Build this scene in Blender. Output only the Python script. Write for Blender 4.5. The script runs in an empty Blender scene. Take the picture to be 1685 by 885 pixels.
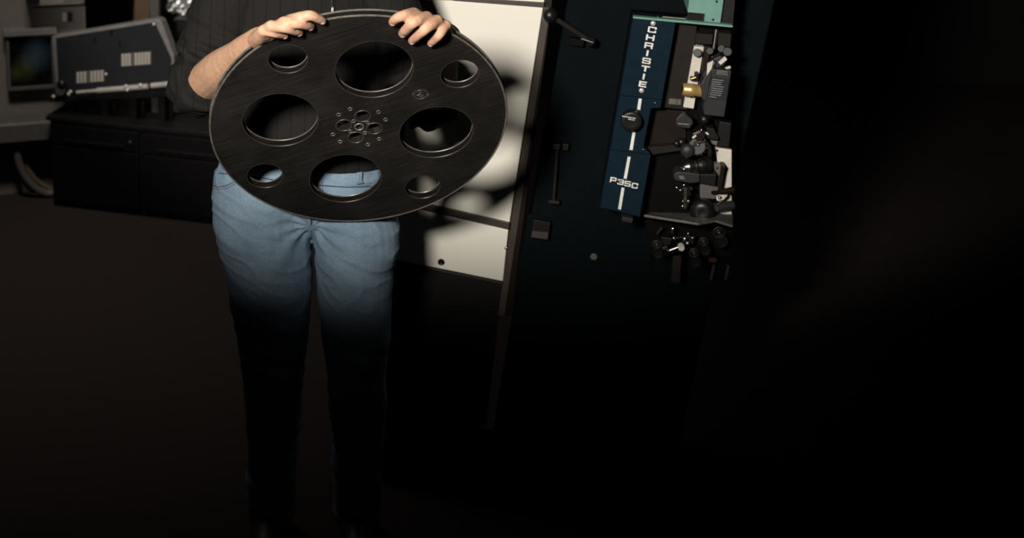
import bpy, bmesh, math, random
from math import sin, cos, pi, radians, sqrt, atan2
from mathutils import Vector, Matrix, noise
from mathutils.bvhtree import BVHTree
random.seed(7)
V = Vector
SC = bpy.context.scene
COL = SC.collection

# ------------------------------------------------------------------ camera
W, H = 1685, 885
F = 2000.0                      # focal length in pixels
PPX, PPY = 600.0, 60.0          # optical axis in the frame
PITCH, ROLL = radians(14), radians(1.5)
CAM = V((0, 0, 1.905))
_f = V((0, cos(PITCH), -sin(PITCH)))
_d = _f.cross(V((1, 0, 0)))
CR = V((1, 0, 0)) * cos(ROLL) - _d * sin(ROLL)
CD = _d * cos(ROLL) + V((1, 0, 0)) * sin(ROLL)
CF = _f
cd = bpy.data.cameras.new('camera')
cam = bpy.data.objects.new('camera', cd); COL.objects.link(cam)
cam.matrix_world = Matrix(((CR.x, -CD.x, -CF.x, CAM.x), (CR.y, -CD.y, -CF.y, CAM.y), (CR.z, -CD.z, -CF.z, CAM.z), (0, 0, 0, 1)))
cd.sensor_fit = 'HORIZONTAL'; cd.sensor_width = 36
cd.lens = F / W * 36
cd.shift_x = (W / 2 - PPX) / W
cd.shift_y = (PPY - H / 2) / W
cd.clip_start = 0.05; cd.clip_end = 60
cd.dof.use_dof = True; cd.dof.focus_distance = 2.3; cd.dof.aperture_fstop = 4.2
SC.camera = cam

# ------------------------------------------------------------------ world, lights, exposure
wd = bpy.data.worlds.new('dark_booth'); SC.world = wd; wd.use_nodes = True
wd.node_tree.nodes['Background'].inputs[0].default_value = (1.0, 0.92, 0.85, 1)
wd.node_tree.nodes['Background'].inputs[1].default_value = 0.0015
vs = SC.view_settings
vs.view_transform = 'Standard'; vs.look = 'None'; vs.gamma = 1; vs.use_curve_mapping = False; vs.exposure = 0.0

def aim(o, target):
    o.rotation_euler = (V(target) - o.location).to_track_quat('-Z', 'Y').to_euler()
def spot(name, loc, target, watt, angle, blend, size, col):
    l = bpy.data.lights.new(name, 'SPOT'); l.energy = watt; l.spot_size = radians(angle); l.spot_blend = blend
    l.shadow_soft_size = size; l.color = col
    o = bpy.data.objects.new(name, l); COL.objects.link(o); o.location = loc; aim(o, target); return o
def area(name, loc, target, watt, sx, sy, col, spread=180):
    l = bpy.data.lights.new(name, 'AREA'); l.energy = watt; l.shape = 'RECTANGLE'; l.size = sx; l.size_y = sy; l.color = col
    l.spread = radians(spread)
    o = bpy.data.objects.new(name, l); COL.objects.link(o); o.location = loc; aim(o, target); return o
def at_y0(x, y, Y):
    d = CF + CR * ((x - PPX) / F) + CD * ((y - PPY) / F); return CAM + d * (Y / d.y)
WARM = (1.0, 0.955, 0.88)
key = spot('key_light', (-0.66, 0.0, 2.25), tuple(at_y0(650, -70, 2.6)), 470, 26.6, 0.3, 0.18, WARM)
key.scale = (1.75, 1.0, 1.0)          # a wide slot-shaped beam: flattened so the lower legs and floor stay dark
area('background_fill_light', (-1.0, 3.4, 2.7), (-1.1, 4.4, 0.6), 9.3, 0.5, 0.3, (1.0, 0.92, 0.84), 105)  # added fill light out of view, brightens the left background

# ------------------------------------------------------------------ pixel <-> place helpers
def ray(x, y): return CF + CR * ((x - PPX) / F) + CD * ((y - PPY) / F)
def at(x, y, depth): return CAM + ray(x, y) * depth
def at_y(x, y, Y):
    d = ray(x, y); return CAM + d * ((Y - CAM.y) / d.y)
def at_plane(x, y, p, n):
    d = ray(x, y); return CAM + d * ((p - CAM).dot(n) / d.dot(n))
def on_floor(x, y, z=0.0): return at_plane(x, y, V((0, 0, z)), V((0, 0, 1)))
class Frame:
    """a flat local frame: u along, v up, n out of the face"""
    def __init__(s, o, u, v):
        s.o = V(o); s.u = V(u).normalized(); s.n = s.u.cross(V(v)).normalized(); s.v = s.n.cross(s.u)
    def p(s, u, v, n=0.0): return s.o + s.u * u + s.v * v + s.n * n
    def px(s, x, y, n=0.0):
        q = at_plane(x, y, s.o + s.n * n, s.n) - s.o
        return (q.dot(s.u), q.dot(s.v))
    def w(s, x, y, n=0.0):
        u, v = s.px(x, y, n); return s.p(u, v, n)

# ------------------------------------------------------------------ materials
MATS = {}
def mat(name, col, rough=0.6, metal=0.0, spec=0.4, col2=None, scale=30.0, bump=0.0, bscale=None, stretch=(1, 1, 1), rvar=0.0, rot=(0,0,0), trans=0.0):
    if name in MATS: return MATS[name]
    m = bpy.data.materials.new(name); m.use_nodes = True; nt = m.node_tree; b = nt.nodes['Principled BSDF']
    b.inputs['Base Color'].default_value = (*col, 1); b.inputs['Roughness'].default_value = rough
    b.inputs['Metallic'].default_value = metal; b.inputs['Specular IOR Level'].default_value = spec
    if trans: b.inputs['Transmission Weight'].default_value = trans
    tc = nt.nodes.new('ShaderNodeTexCoord'); mp = nt.nodes.new('ShaderNodeMapping')
    mp.inputs['Scale'].default_value = stretch; mp.inputs['Rotation'].default_value = rot
    nt.links.new(tc.outputs['Object'], mp.inputs['Vector'])
    nz = nt.nodes.new('ShaderNodeTexNoise'); nz.inputs['Scale'].default_value = scale; nz.inputs['Detail'].default_value = 5
    nt.links.new(mp.outputs['Vector'], nz.inputs['Vector'])
    c2 = col2 or tuple(c * 0.82 for c in col)
    rp = nt.nodes.new('ShaderNodeValToRGB'); rp.color_ramp.elements[0].position = 0.35; rp.color_ramp.elements[1].position = 0.68
    rp.color_ramp.elements[0].color = (*c2, 1); rp.color_ramp.elements[1].color = (*col, 1)
    nt.links.new(nz.outputs['Fac'], rp.inputs['Fac']); nt.links.new(rp.outputs['Color'], b.inputs['Base Color'])
    if rvar:
        mr = nt.nodes.new('ShaderNodeMapRange'); mr.inputs['To Min'].default_value = max(0.02, rough - rvar); mr.inputs['To Max'].default_value = rough + rvar
        nt.links.new(nz.outputs['Fac'], mr.inputs['Value']); nt.links.new(mr.outputs['Result'], b.inputs['Roughness'])
    if bump:
        n2 = nt.nodes.new('ShaderNodeTexNoise'); n2.inputs['Scale'].default_value = bscale or scale * 3; n2.inputs['Detail'].default_value = 3
        nt.links.new(mp.outputs['Vector'], n2.inputs['Vector'])
        bp = nt.nodes.new('ShaderNodeBump'); bp.inputs['Strength'].default_value = bump; bp.inputs['Distance'].default_value = 0.004
        nt.links.new(n2.outputs['Fac'], bp.inputs['Height']); nt.links.new(bp.outputs['Normal'], b.inputs['Normal'])
    MATS[name] = m; return m

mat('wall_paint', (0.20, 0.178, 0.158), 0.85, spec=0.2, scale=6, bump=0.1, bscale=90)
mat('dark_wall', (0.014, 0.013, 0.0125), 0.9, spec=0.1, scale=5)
mat('carpet', (0.036, 0.028, 0.026), 0.97, spec=0.05, col2=(0.026, 0.021, 0.020), scale=160, bump=0.5, bscale=420)
mat('black_lacquer', (0.0045, 0.004, 0.0045), 0.5, spec=0.2, scale=20)
mat('black_plastic', (0.007, 0.0065, 0.0065), 0.38, spec=0.4, scale=60)
mat('black_satin', (0.008, 0.0073, 0.007), 0.5, spec=0.3, scale=60)
mat('charcoal_paint', (0.014, 0.0155, 0.018), 0.6, spec=0.3, scale=25)
mat('grey_trim', (0.20, 0.19, 0.185), 0.55, spec=0.4, scale=30)
mat('grey_metal', (0.17, 0.155, 0.14), 0.45, 0.4, scale=40)
mat('dark_grey_metal', (0.030, 0.029, 0.031), 0.5, 0.2, scale=60, bump=0.08, bscale=600)
mat('chrome', (0.78, 0.74, 0.68), 0.16, 1.0, scale=40)
mat('steel', (0.48, 0.45, 0.41), 0.3, 1.0, scale=60)
mat('foil', (0.88, 0.88, 0.87), 0.30, 0.9, scale=30, bump=0.8, bscale=70)
mat('bright_metal', (0.72, 0.68, 0.63), 0.32, 0.45, spec=0.6, scale=40)
mat('white_enamel', (0.80, 0.76, 0.665), 0.45, spec=0.35, col2=(0.77, 0.73, 0.635), scale=4)
mat('cream_plate', (0.66, 0.60, 0.52), 0.5, spec=0.35, scale=20)
mat('brown_trim', (0.055, 0.042, 0.034), 0.5, spec=0.4, scale=30)
mat('teal_black', (0.0016, 0.0038, 0.0045), 0.7, spec=0.06, scale=30)
mat('navy_paint', (0.0055, 0.0150, 0.0245), 0.65, spec=0.06, scale=60, bump=0.06, bscale=500)
mat('green_paint', (0.15, 0.30, 0.25), 0.5, spec=0.4, scale=40, col2=(0.13, 0.27, 0.225))
mat('print_white', (0.80, 0.78, 0.72), 0.6, spec=0.3, scale=100)
mat('print_grey', (0.30, 0.29, 0.28), 0.6, spec=0.3, scale=100)
mat('brass', (0.80, 0.50, 0.18), 0.33, 0.65, scale=40, stretch=(1, 8, 8))
mat('brown_bakelite', (0.011, 0.0062, 0.0043), 0.5, spec=0.2, scale=40)
mat('inner_panel', (0.018, 0.0145, 0.0125), 0.6, spec=0.12, scale=40)
mat('recess', (0.003, 0.0024, 0.0022), 0.7, spec=0.08, scale=40)
mat('wood', (0.13, 0.078, 0.04), 0.55, col2=(0.085, 0.05, 0.025), scale=12, stretch=(8, 8, 0.6))
mat('tan_hose', (0.12, 0.085, 0.05), 0.55, scale=60)
mat('grey_hose', (0.10, 0.095, 0.088), 0.6, scale=60)
mat('skin', (0.68, 0.42, 0.285), 0.5, spec=0.35, col2=(0.58, 0.32, 0.20), scale=70, bump=0.16, bscale=240)
b = MATS['skin'].node_tree.nodes['Principled BSDF']; b.inputs['Subsurface Weight'].default_value = 0.12
b.inputs['Subsurface Radius'].default_value = (0.012, 0.005, 0.003); b.inputs['Subsurface Scale'].default_value = 0.5
mat('nail', (0.82, 0.58, 0.49), 0.2, spec=0.5, scale=80)
mat('hair', (0.06, 0.05, 0.045), 0.6, scale=200, stretch=(1, 1, 0.2))
mat('denim_dark', (0.05, 0.085, 0.14), 0.85, spec=0.15, scale=300)
mat('stitch', (0.20, 0.22, 0.23), 0.85, spec=0.1, scale=300)
mat('leather', (0.012, 0.010, 0.009), 0.5, scale=60)

def fabric(name, kind):
    m = bpy.data.materials.new(name); m.use_nodes = True; nt = m.node_tree; b = nt.nodes['Principled BSDF']; L = nt.links.new
    N = nt.nodes.new
    tc = N('ShaderNodeTexCoord'); b.inputs['Specular IOR Level'].default_value = 0.12; b.inputs['Roughness'].default_value = 0.92
    if kind == 'denim':
        mp = N('ShaderNodeMapping'); mp.inputs['Scale'].default_value = (900, 900, 160); L(tc.outputs['Object'], mp.inputs['Vector'])
        n1 = N('ShaderNodeTexNoise'); n1.inputs['Scale'].default_value = 1; n1.inputs['Detail'].default_value = 2; L(mp.outputs['Vector'], n1.inputs['Vector'])
        n2 = N('ShaderNodeTexNoise'); n2.inputs['Scale'].default_value = 7; n2.inputs['Detail'].default_value = 5; L(tc.outputs['Object'], n2.inputs['Vector'])
        r1 = N('ShaderNodeValToRGB'); r1.color_ramp.elements[0].position = .3; r1.color_ramp.elements[1].position = .72
        r1.color_ramp.elements[0].color = (.115, .185, .265, 1); r1.color_ramp.elements[1].color = (.33, .44, .535, 1)
        mx = N('ShaderNodeMix'); mx.data_type = 'FLOAT'; mx.inputs[0].default_value = 0.5
        L(n1.outputs['Fac'], mx.inputs[2]); L(n2.outputs['Fac'], mx.inputs[3]); L(mx.outputs[0], r1.inputs['Fac']); L(r1.outputs['Color'], b.inputs['Base Color'])
        bp = N('ShaderNodeBump'); bp.inputs['Strength'].default_value = .35; bp.inputs['Distance'].default_value = .002; L(n1.outputs['Fac'], bp.inputs['Height']); L(bp.outputs['Normal'], b.inputs['Normal'])
    else:
        mp = N('ShaderNodeMapping'); mp.inputs['Scale'].default_value = (700, 700, 700); L(tc.outputs['Object'], mp.inputs['Vector'])
        n1 = N('ShaderNodeTexNoise'); n1.inputs['Scale'].default_value = 1; n1.inputs['Detail'].default_value = 2; L(mp.outputs['Vector'], n1.inputs['Vector'])
        sx = N('ShaderNodeSeparateXYZ'); L(tc.outputs['Object'], sx.inputs[0])
        mm = N('ShaderNodeMath'); mm.operation = 'PINGPONG'; mm.inputs[1].default_value = .0145; L(sx.outputs['X'], mm.inputs[0])
        mr = N('ShaderNodeMapRange'); mr.inputs['From Max'].default_value = .0022; L(mm.outputs[0], mr.inputs['Value'])   # knitted rib grooves
        r1 = N('ShaderNodeValToRGB'); r1.color_ramp.elements[0].color = (.010, .0092, .0086, 1); r1.color_ramp.elements[1].color = (.021, .0195, .0185, 1)
        r1.color_ramp.elements[0].position = .25; r1.color_ramp.elements[1].position = .75; L(n1.outputs['Fac'], r1.inputs['Fac'])
        mk = N('ShaderNodeMix'); mk.data_type = 'RGBA'; mk.inputs[6].default_value = (.0095, .0088, .0082, 1); L(mr.outputs['Result'], mk.inputs[0]); L(r1.outputs['Color'], mk.inputs[7]); L(mk.outputs[2], b.inputs['Base Color'])
        ad = N('ShaderNodeMath'); ad.operation = 'MULTIPLY_ADD'; ad.inputs[1].default_value = .25; L(n1.outputs['Fac'], ad.inputs[0]); L(mr.outputs['Result'], ad.inputs[2])
        bp = N('ShaderNodeBump'); bp.inputs['Strength'].default_value = .25; bp.inputs['Distance'].default_value = .002; L(ad.outputs[0], bp.inputs['Height']); L(bp.outputs['Normal'], b.inputs['Normal'])
    MATS[name] = m
fabric('denim', 'denim'); fabric('charcoal_knit', 'knit')

def reel_material():
    m = bpy.data.materials.new('scratched_black_metal'); m.use_nodes = True; nt = m.node_tree; b = nt.nodes['Principled BSDF']; L = nt.links.new; N = nt.nodes.new
    tc = N('ShaderNodeTexCoord')
    mp = N('ShaderNodeMapping'); mp.inputs['Rotation'].default_value = (0, 0, radians(-32)); L(tc.outputs['Object'], mp.inputs['Vector'])
    mq = N('ShaderNodeMapping'); mq.inputs['Scale'].default_value = (9, 420, 9); L(mp.outputs['Vector'], mq.inputs['Vector'])
    n1 = N('ShaderNodeTexNoise'); n1.inputs['Scale'].default_value = 1; n1.inputs['Detail'].default_value = 4; n1.inputs['Roughness'].default_value = .65; L(mq.outputs['Vector'], n1.inputs['Vector'])
    n2 = N('ShaderNodeTexNoise'); n2.inputs['Scale'].default_value = 9; n2.inputs['Detail'].default_value = 6; L(tc.outputs['Object'], n2.inputs['Vector'])
    r1 = N('ShaderNodeValToRGB'); r1.color_ramp.elements[0].position = .48; r1.color_ramp.elements[1].position = .74
    r1.color_ramp.elements[0].color = (.0105, .0094, .0086, 1); r1.color_ramp.elements[1].color = (.030, .027, .0245, 1)
    ml = N('ShaderNodeMath'); ml.operation = 'MULTIPLY_ADD'; ml.inputs[1].default_value = .45; L(n2.outputs['Fac'], ml.inputs[0])
    m2 = N('ShaderNodeMath'); m2.operation = 'MULTIPLY'; m2.inputs[1].default_value = .62; L(n1.outputs['Fac'], m2.inputs[0]); L(m2.outputs[0], ml.inputs[2])
    L(ml.outputs[0], r1.inputs['Fac']); L(r1.outputs['Color'], b.inputs['Base Color'])
    b.inputs['Metallic'].default_value = .0; b.inputs['Specular IOR Level'].default_value = .35
    mr = N('ShaderNodeMapRange'); mr.inputs['To Min'].default_value = .30; mr.inputs['To Max'].default_value = .5; L(n1.outputs['Fac'], mr.inputs['Value']); L(mr.outputs['Result'], b.inputs['Roughness'])
    bp = N('ShaderNodeBump'); bp.inputs['Strength'].default_value = .10; bp.inputs['Distance'].default_value = .001; L(n1.outputs['Fac'], bp.inputs['Height']); L(bp.outputs['Normal'], b.inputs['Normal'])
    MATS['reel'] = m
reel_material()
mat('worn_edge', (0.30, 0.265, 0.23), 0.34, 0.5, scale=80, col2=(0.17, 0.15, 0.13))

# ------------------------------------------------------------------ mesh builder
def basis(ax):
    ax = V(ax).normalized(); t = V((0, 0, 1)) if abs(ax.z) < 0.9 else V((1, 0, 0))
    a = ax.cross(t).normalized(); return ax, a, ax.cross(a)
class MB:
    def __init__(s): s.v = []; s.f = []; s.sm = []
    def add(s, vs, fs, smooth=False):
        o = len(s.v); s.v += [V(v) for v in vs]; s.f += [[i + o for i in f] for f in fs]; s.sm += [smooth] * len(fs); return s
    def prism(s, fr, pts, n0, n1):
        """pts: (u,v) polygon in frame fr, from n0 (back) to n1 (front)"""
        a = sum(pts[i][0] * pts[(i + 1) % len(pts)][1] - pts[(i + 1) % len(pts)][0] * pts[i][1] for i in range(len(pts)))
        if a < 0: pts = pts[::-1]
        k = len(pts)
        vs = [fr.p(u, v, n1) for u, v in pts] + [fr.p(u, v, n0) for u, v in pts]
        fs = [list(range(k)), list(range(2 * k - 1, k - 1, -1))] + [[k + i, k + (i + 1) % k, (i + 1) % k, i] for i in range(k)]
        return s.add(vs, fs)
    def pprism(s, fr, pix, n0, n1): return s.prism(fr, [fr.px(x, y, n1) for x, y in pix], n0, n1)
    def box(s, fr, u0, u1, v0, v1, n0, n1): return s.prism(fr, [(u0, v0), (u1, v0), (u1, v1), (u0, v1)], n0, n1)
    def bevbox(s, fr, u0, u1, v0, v1, n0, n1, c):
        P = [(u0 + c, v0), (u1 - c, v0), (u1, v0 + c), (u1, v1 - c), (u1 - c, v1), (u0 + c, v1), (u0, v1 - c), (u0, v0 + c)]
        Q = [(u0 + 2*c, v0 + c), (u1 - 2*c, v0 + c), (u1 - c, v0 + 2*c), (u1 - c, v1 - 2*c), (u1 - 2*c, v1 - c), (u0 + 2*c, v1 - c), (u0 + c, v1 - 2*c), (u0 + c, v0 + 2*c)]
        vs = [fr.p(u, v, n0) for u, v in P] + [fr.p(u, v, n1 - c) for u, v in P] + [fr.p(u, v, n1) for u, v in Q]
        fs = [list(range(7, -1, -1)), list(range(16, 24))]
        for r in (0, 8): fs += [[r + i, r + (i + 1) % 8, r + 8 + (i + 1) % 8, r + 8 + i] for i in range(8)]
        return s.add(vs, fs)
    def lathe(s, o, ax, prof, seg=24, smooth=True):
        """prof: (t along axis, r)"""
        ax, a, b_ = basis(ax); o = V(o); vs = []; fs = []
        for t, r in prof: vs += [o + ax * t + (a * cos(2 * pi * i / seg) + b_ * sin(2 * pi * i / seg)) * max(r, 1e-5) for i in range(seg)]
        for k in range(len(prof) - 1):
            fs += [[k * seg + i, k * seg + (i + 1) % seg, (k + 1) * seg + (i + 1) % seg, (k + 1) * seg + i] for i in range(seg)]
        fs.append(list(range(seg - 1, -1, -1))); fs.append([(len(prof) - 1) * seg + i for i in range(seg)])
        return s.add(vs, fs, smooth)
    def cyl(s, p, q, r, seg=20, r2=None, ch=None):
        p, q = V(p), V(q); l = (q - p).length; r2 = r if r2 is None else r2; c = min(r, r2, l / 2) * .12 if ch is None else ch
        return s.lathe(p, q - p, [(0, r - c), (c, r), (l - c, r2), (l, r2 - c)], seg)
    def ball(s, o, r, ax=(0, 0, 1), sq=1.0, seg=20, rings=12):
        return s.lathe(o, ax, [(-r * sq * cos(pi * i / rings), r * sin(pi * i / rings)) for i in range(rings + 1)], seg)
    def tube(s, pts, r, seg=10, closed=False):
        pts = [V(p) for p in pts]; n = len(pts); vs = []; fs = []; rr = r if isinstance(r, (list, tuple)) else [r] * n
        prev = None
        for i in range(n):
            t = (pts[(i + 1) % n] - pts[i - 1]) if closed or 0 < i < n - 1 else (pts[1] - pts[0] if i == 0 else pts[-1] - pts[-2])
            t.normalize()
            a = basis(t)[1] if prev is None else (prev - t * prev.dot(t)).normalized()
            prev = a; b_ = t.cross(a)
            vs += [pts[i] + (a * cos(2 * pi * k / seg) + b_ * sin(2 * pi * k / seg)) * rr[i] for k in range(seg)]
        m = n if closed else n - 1
        for i in range(m):
            j = (i + 1) % n
            fs += [[i * seg + k, i * seg + (k + 1) % seg, j * seg + (k + 1) % seg, j * seg + k] for k in range(seg)]
        if not closed: fs += [list(range(seg - 1, -1, -1)), [(n - 1) * seg + k for k in range(seg)]]
        return s.add(vs, fs, True)
    def ring(s, o, ax, r, t, seg=32, ts=8):
        ax, a, b_ = basis(ax); o = V(o)
        return s.tube([o + (a * cos(2 * pi * i / seg) + b_ * sin(2 * pi * i / seg)) * r for i in range(seg)], t, ts, True)
    def limb(s, pts, rad, seg=18, sub=6):
        """smooth tapered closed limb; rad: r or (r_side, r_other) per point"""
        pts = [V(p) for p in pts]; P = []; R_ = []; rad = [r if isinstance(r, tuple) else (r, r) for r in rad]
        n = len(pts)
        for i in range(n - 1):
            p0 = pts[max(i - 1, 0)]; p1 = pts[i]; p2 = pts[i + 1]; p3 = pts[min(i + 2, n - 1)]
            for k in range(sub):
                t = k / sub
                P.append(0.5 * ((2 * p1) + (p2 - p0) * t + (2 * p0 - 5 * p1 + 4 * p2 - p3) * t * t + (3 * p1 - p0 - 3 * p2 + p3) * t ** 3))
                e = t * t * (3 - 2 * t) * .5 + t * .5
                R_.append(tuple(rad[i][q] * (1 - e) + rad[i + 1][q] * e for q in (0, 1)))
        P.append(pts[-1]); R_.append(rad[-1])
        t0 = (P[0] - P[1]).normalized(); t1 = (P[-1] - P[-2]).normalized()
        A = [(P[0] + t0 * (min(R_[0]) * sin(a)), (R_[0][0] * cos(a), R_[0][1] * cos(a))) for a in (1.45, 1.1, .75, .38)]
        B = [(P[-1] + t1 * (min(R_[-1]) * sin(a)), (R_[-1][0] * cos(a), R_[-1][1] * cos(a))) for a in (.38, .75, 1.1, 1.45)]
        al = A + list(zip(P, R_)) + B
        vs = []; fs = []; m = len(al); prev = None
        for i, (p, r) in enumerate(al):
            t = (al[min(i + 1, m - 1)][0] - al[max(i - 1, 0)][0]).normalized()
            if prev is None: a = t.cross(V((0, 1, 0))); a = a.normalized() if a.length > .1 else V((1, 0, 0))
            else: a = (prev - t * prev.dot(t)).normalized()
            prev = a; b_ = t.cross(a)
            vs += [p + a * (cos(2 * pi * k / seg) * r[0]) + b_ * (sin(2 * pi * k / seg) * r[1]) for k in range(seg)]
        for i in range(m - 1):
            fs += [[i * seg + k, i * seg + (k + 1) % seg, (i + 1) * seg + (k + 1) % seg, (i + 1) * seg + k] for k in range(seg)]
        fs += [list(range(seg - 1, -1, -1)), [(m - 1) * seg + k for k in range(seg)]]
        return s.add(vs, fs, True)
    def build(s, name, material, parent=None, bevel=0.0, origin=None, smooth_all=False):
        root = parent
        while root is not None and root.parent is not None: root = root.parent
        org = V(origin) if origin is not None else (root.location.copy() if root is not None else (sum(s.v, V()) / max(1, len(s.v))))
        me = bpy.data.meshes.new(name); me.from_pydata([v - org for v in s.v], [], s.f)
        me.polygons.foreach_set('use_smooth', [True if smooth_all else q for q in s.sm])
        if bevel or any(s.sm):
            bm = bmesh.new(); bm.from_mesh(me)
            bmesh.ops.recalc_face_normals(bm, faces=bm.faces)
            if bevel:
                ed = [e for e in bm.edges if len(e.link_faces) == 2 and e.calc_face_angle(0) > .6 and not (e.link_faces[0].smooth and e.link_faces[1].smooth)]
                bmesh.ops.bevel(bm, geom=ed, offset=bevel, segments=2, affect='EDGES', profile=.5, clamp_overlap=True)
            for e in bm.edges:
                if len(e.link_faces) == 2 and e.calc_face_angle(0) > .7: e.smooth = False
            bm.to_mesh(me); bm.free()
        me.materials.append(MATS[material])
        o = bpy.data.objects.new(name, me); COL.objects.link(o)
        if parent is not None: o.parent = parent
        else: o.location = org
        return o
def tag(o, label, cat, group=None):
    o['label'] = label; o['category'] = cat
    if group: o['group'] = group
    return o
def thing(name, label, cat, loc, group=None):
    o = bpy.data.objects.new(name, None); o.empty_display_size = .05; COL.objects.link(o); o.location = V(loc); return tag(o, label, cat, group)
def struct(o): o['kind'] = 'structure'; return o
def bake(o, mods):
    """voxel-merge the overlapping volumes of o and keep the result as its mesh"""
    for k, a in mods:
        md = o.modifiers.new(k, k)
        for q, w in a.items(): setattr(md, q, w)
    dg = bpy.context.evaluated_depsgraph_get(); dg.update()
    me = bpy.data.meshes.new_from_object(o.evaluated_get(dg)); mt = list(o.data.materials)
    o.modifiers.clear(); old = o.data; o.data = me; bpy.data.meshes.remove(old)
    me.materials.clear(); [me.materials.append(x) for x in mt]
    me.polygons.foreach_set('use_smooth', [True] * len(me.polygons)); return o
def world_bvh(o):
    off = V((0, 0, 0)); q = o
    while q is not None: off = off + q.location; q = q.parent
    return BVHTree.FromPolygons([v.co + off for v in o.data.vertices], [tuple(p.vertices) for p in o.data.polygons])
IDF = Frame((0, 0, 0), (1, 0, 0), (0, 0, 1))       # n = -Y, toward the camera

# ================================================================== THE ROOM
b0 = MB(); b0.add([(-4, -1.5, 0), (4, -1.5, 0), (4, 8, 0), (-4, 8, 0), (-4, -1.5, -.05), (4, -1.5, -.05), (4, 8, -.05), (-4, 8, -.05)],
                 [[0, 1, 2, 3], [7, 6, 5, 4], [0, 4, 5, 1], [1, 5, 6, 2], [2, 6, 7, 3], [3, 7, 4, 0]])
struct(b0.build('floor', 'carpet'))
# the grey wall on the left, ending at a dark opening
wp = on_floor(35, 317); wdir = V((1, .36, 0)).normalized()
WL = Frame(wp, wdir, (0, 0, 1))
ue = WL.px(140.5, 25)[0]
struct(MB().box(WL, -2.6, ue, 0, 2.75, -.10, 0).build('wall_left', 'wall_paint'))
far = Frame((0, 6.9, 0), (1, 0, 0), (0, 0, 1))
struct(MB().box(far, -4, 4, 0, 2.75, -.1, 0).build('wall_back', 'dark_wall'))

# ------------------------------------------------------------------ fittings on the left wall
def wallbox():
    t = thing('junction_box', 'grey metal junction box at the top of the wall, cut by the frame edge', 'box', WL.w(100, 6, 0))
    (u0, v0), (u1, _) = WL.px(46, 12, .10), WL.px(139, 9, .10)
    MB().bevbox(WL, u0, u1, v0, v0 + .22, 0.001, .10, .006).build('case', 'wall_paint', t)
    a = WL.px(43, 7, .104); c = WL.px(65, 4, .104)
    MB().box(WL, a[0] - .0, c[0], a[1], a[1] + .15, .101, .108).build('dark_opening', 'black_plastic', t)  # black plate standing in for the dark inside of an opening
    MB().box(WL, u0 + (u1 - u0) * .62, u1 - .01, v0 + .02, v0 + .2, .101, .106).build('lid', 'grey_trim', t)
wallbox()
def switch():
    t = thing('light_switch', 'small chrome light switch on the grey wall below the junction box', 'switch', WL.w(111, 28))
    a = WL.px(101, 38, .01); c = WL.px(119, 17, .01)
    MB().bevbox(WL, a[0], c[0], a[1], c[1], .001, .012, .003).build('plate', 'grey_trim', t)
    m_ = a[0] + (c[0] - a[0]) * .48
    MB().bevbox(WL, a[0] + .004, m_, a[1] + .006, c[1] - .006, .012, .02, .002).build('rocker', 'bright_metal', t)
    MB().bevbox(WL, m_ + .004, c[0] - .004, a[1] + .006, c[1] - .006, .012, .017, .002).build('side_plate', 'black_plastic', t)
switch()
def screen():
    t = thing('wall_screen', 'dark screen with a faint blue and green picture, set in the grey wall', 'screen', WL.w(50, 100))
    P = [(9, 59), (89, 59), (92, 144), (12, 144)]; q = [WL.px(x, y, .04) for x, y in P]
    u0, u1 = q[0][0], q[1][0]; v0, v1 = q[2][1], q[0][1]; w = .012
    for a in ((u0, u1, v1 - w, v1), (u0, u1, v0, v0 + w), (u0, u0 + w, v0 + w, v1 - w), (u1 - w, u1, v0 + w, v1 - w)):
        MB().box(WL, *a, .001, .045).build('frame_bar', 'grey_hose', t)
    MB().box(WL, u0 - .008, u1 + .01, v1 + .001, v1 + .022, .001, .06).build('ledge', 'grey_trim', t)
    m = bpy.data.materials.new('dim_screen'); m.use_nodes = True; nt = m.node_tree; b = nt.nodes['Principled BSDF']; L = nt.links.new; N = nt.nodes.new
    b.inputs['Base Color'].default_value = (.004, .004, .004, 1); b.inputs['Roughness'].default_value = .25
    tc = N('ShaderNodeTexCoord')
    def blob(cx, cy, r, col):
        mp = N('ShaderNodeMapping'); mp.inputs['Location'].default_value = (-cx / r, 0, -cy / r); mp.inputs['Scale'].default_value = (1 / r, 0, 1 / r); L(tc.outputs['Generated'], mp.inputs['Vector'])
        g = N('ShaderNodeTexGradient'); g.gradient_type = 'SPHERICAL'; L(mp.outputs['Vector'], g.inputs['Vector'])
        k = N('ShaderNodeMix'); k.data_type = 'RGBA'; k.inputs[6].default_value = (0, 0, 0, 1); k.inputs[7].default_value = (*col, 1); L(g.outputs['Fac'], k.inputs[0]); return k.outputs[2]
    A = blob(.66, .62, .40, (.030, .047, .062)); B = blob(.40, .38, .34, (.034, .040, .012)); C_ = blob(.14, .26, .22, (.030, .024, .006))
    s1 = N('ShaderNodeMix'); s1.data_type = 'RGBA'; s1.blend_type = 'ADD'; s1.inputs[0].default_value = 1; L(A, s1.inputs[6]); L(B, s1.inputs[7])
    s2 = N('ShaderNodeMix'); s2.data_type = 'RGBA'; s2.blend_type = 'ADD'; s2.inputs[0].default_value = 1; L(s1.outputs[2], s2.inputs[6]); L(C_, s2.inputs[7])
    L(s2.outputs[2], b.inputs['Emission Color']); b.inputs['Emission Strength'].default_value = .3
    MATS['dim_screen'] = m
    MB().box(WL, u0 + w, u1 - w, v0 + w, v1 - w, .001, .03).build('display', 'dim_screen', t)
screen()
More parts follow.
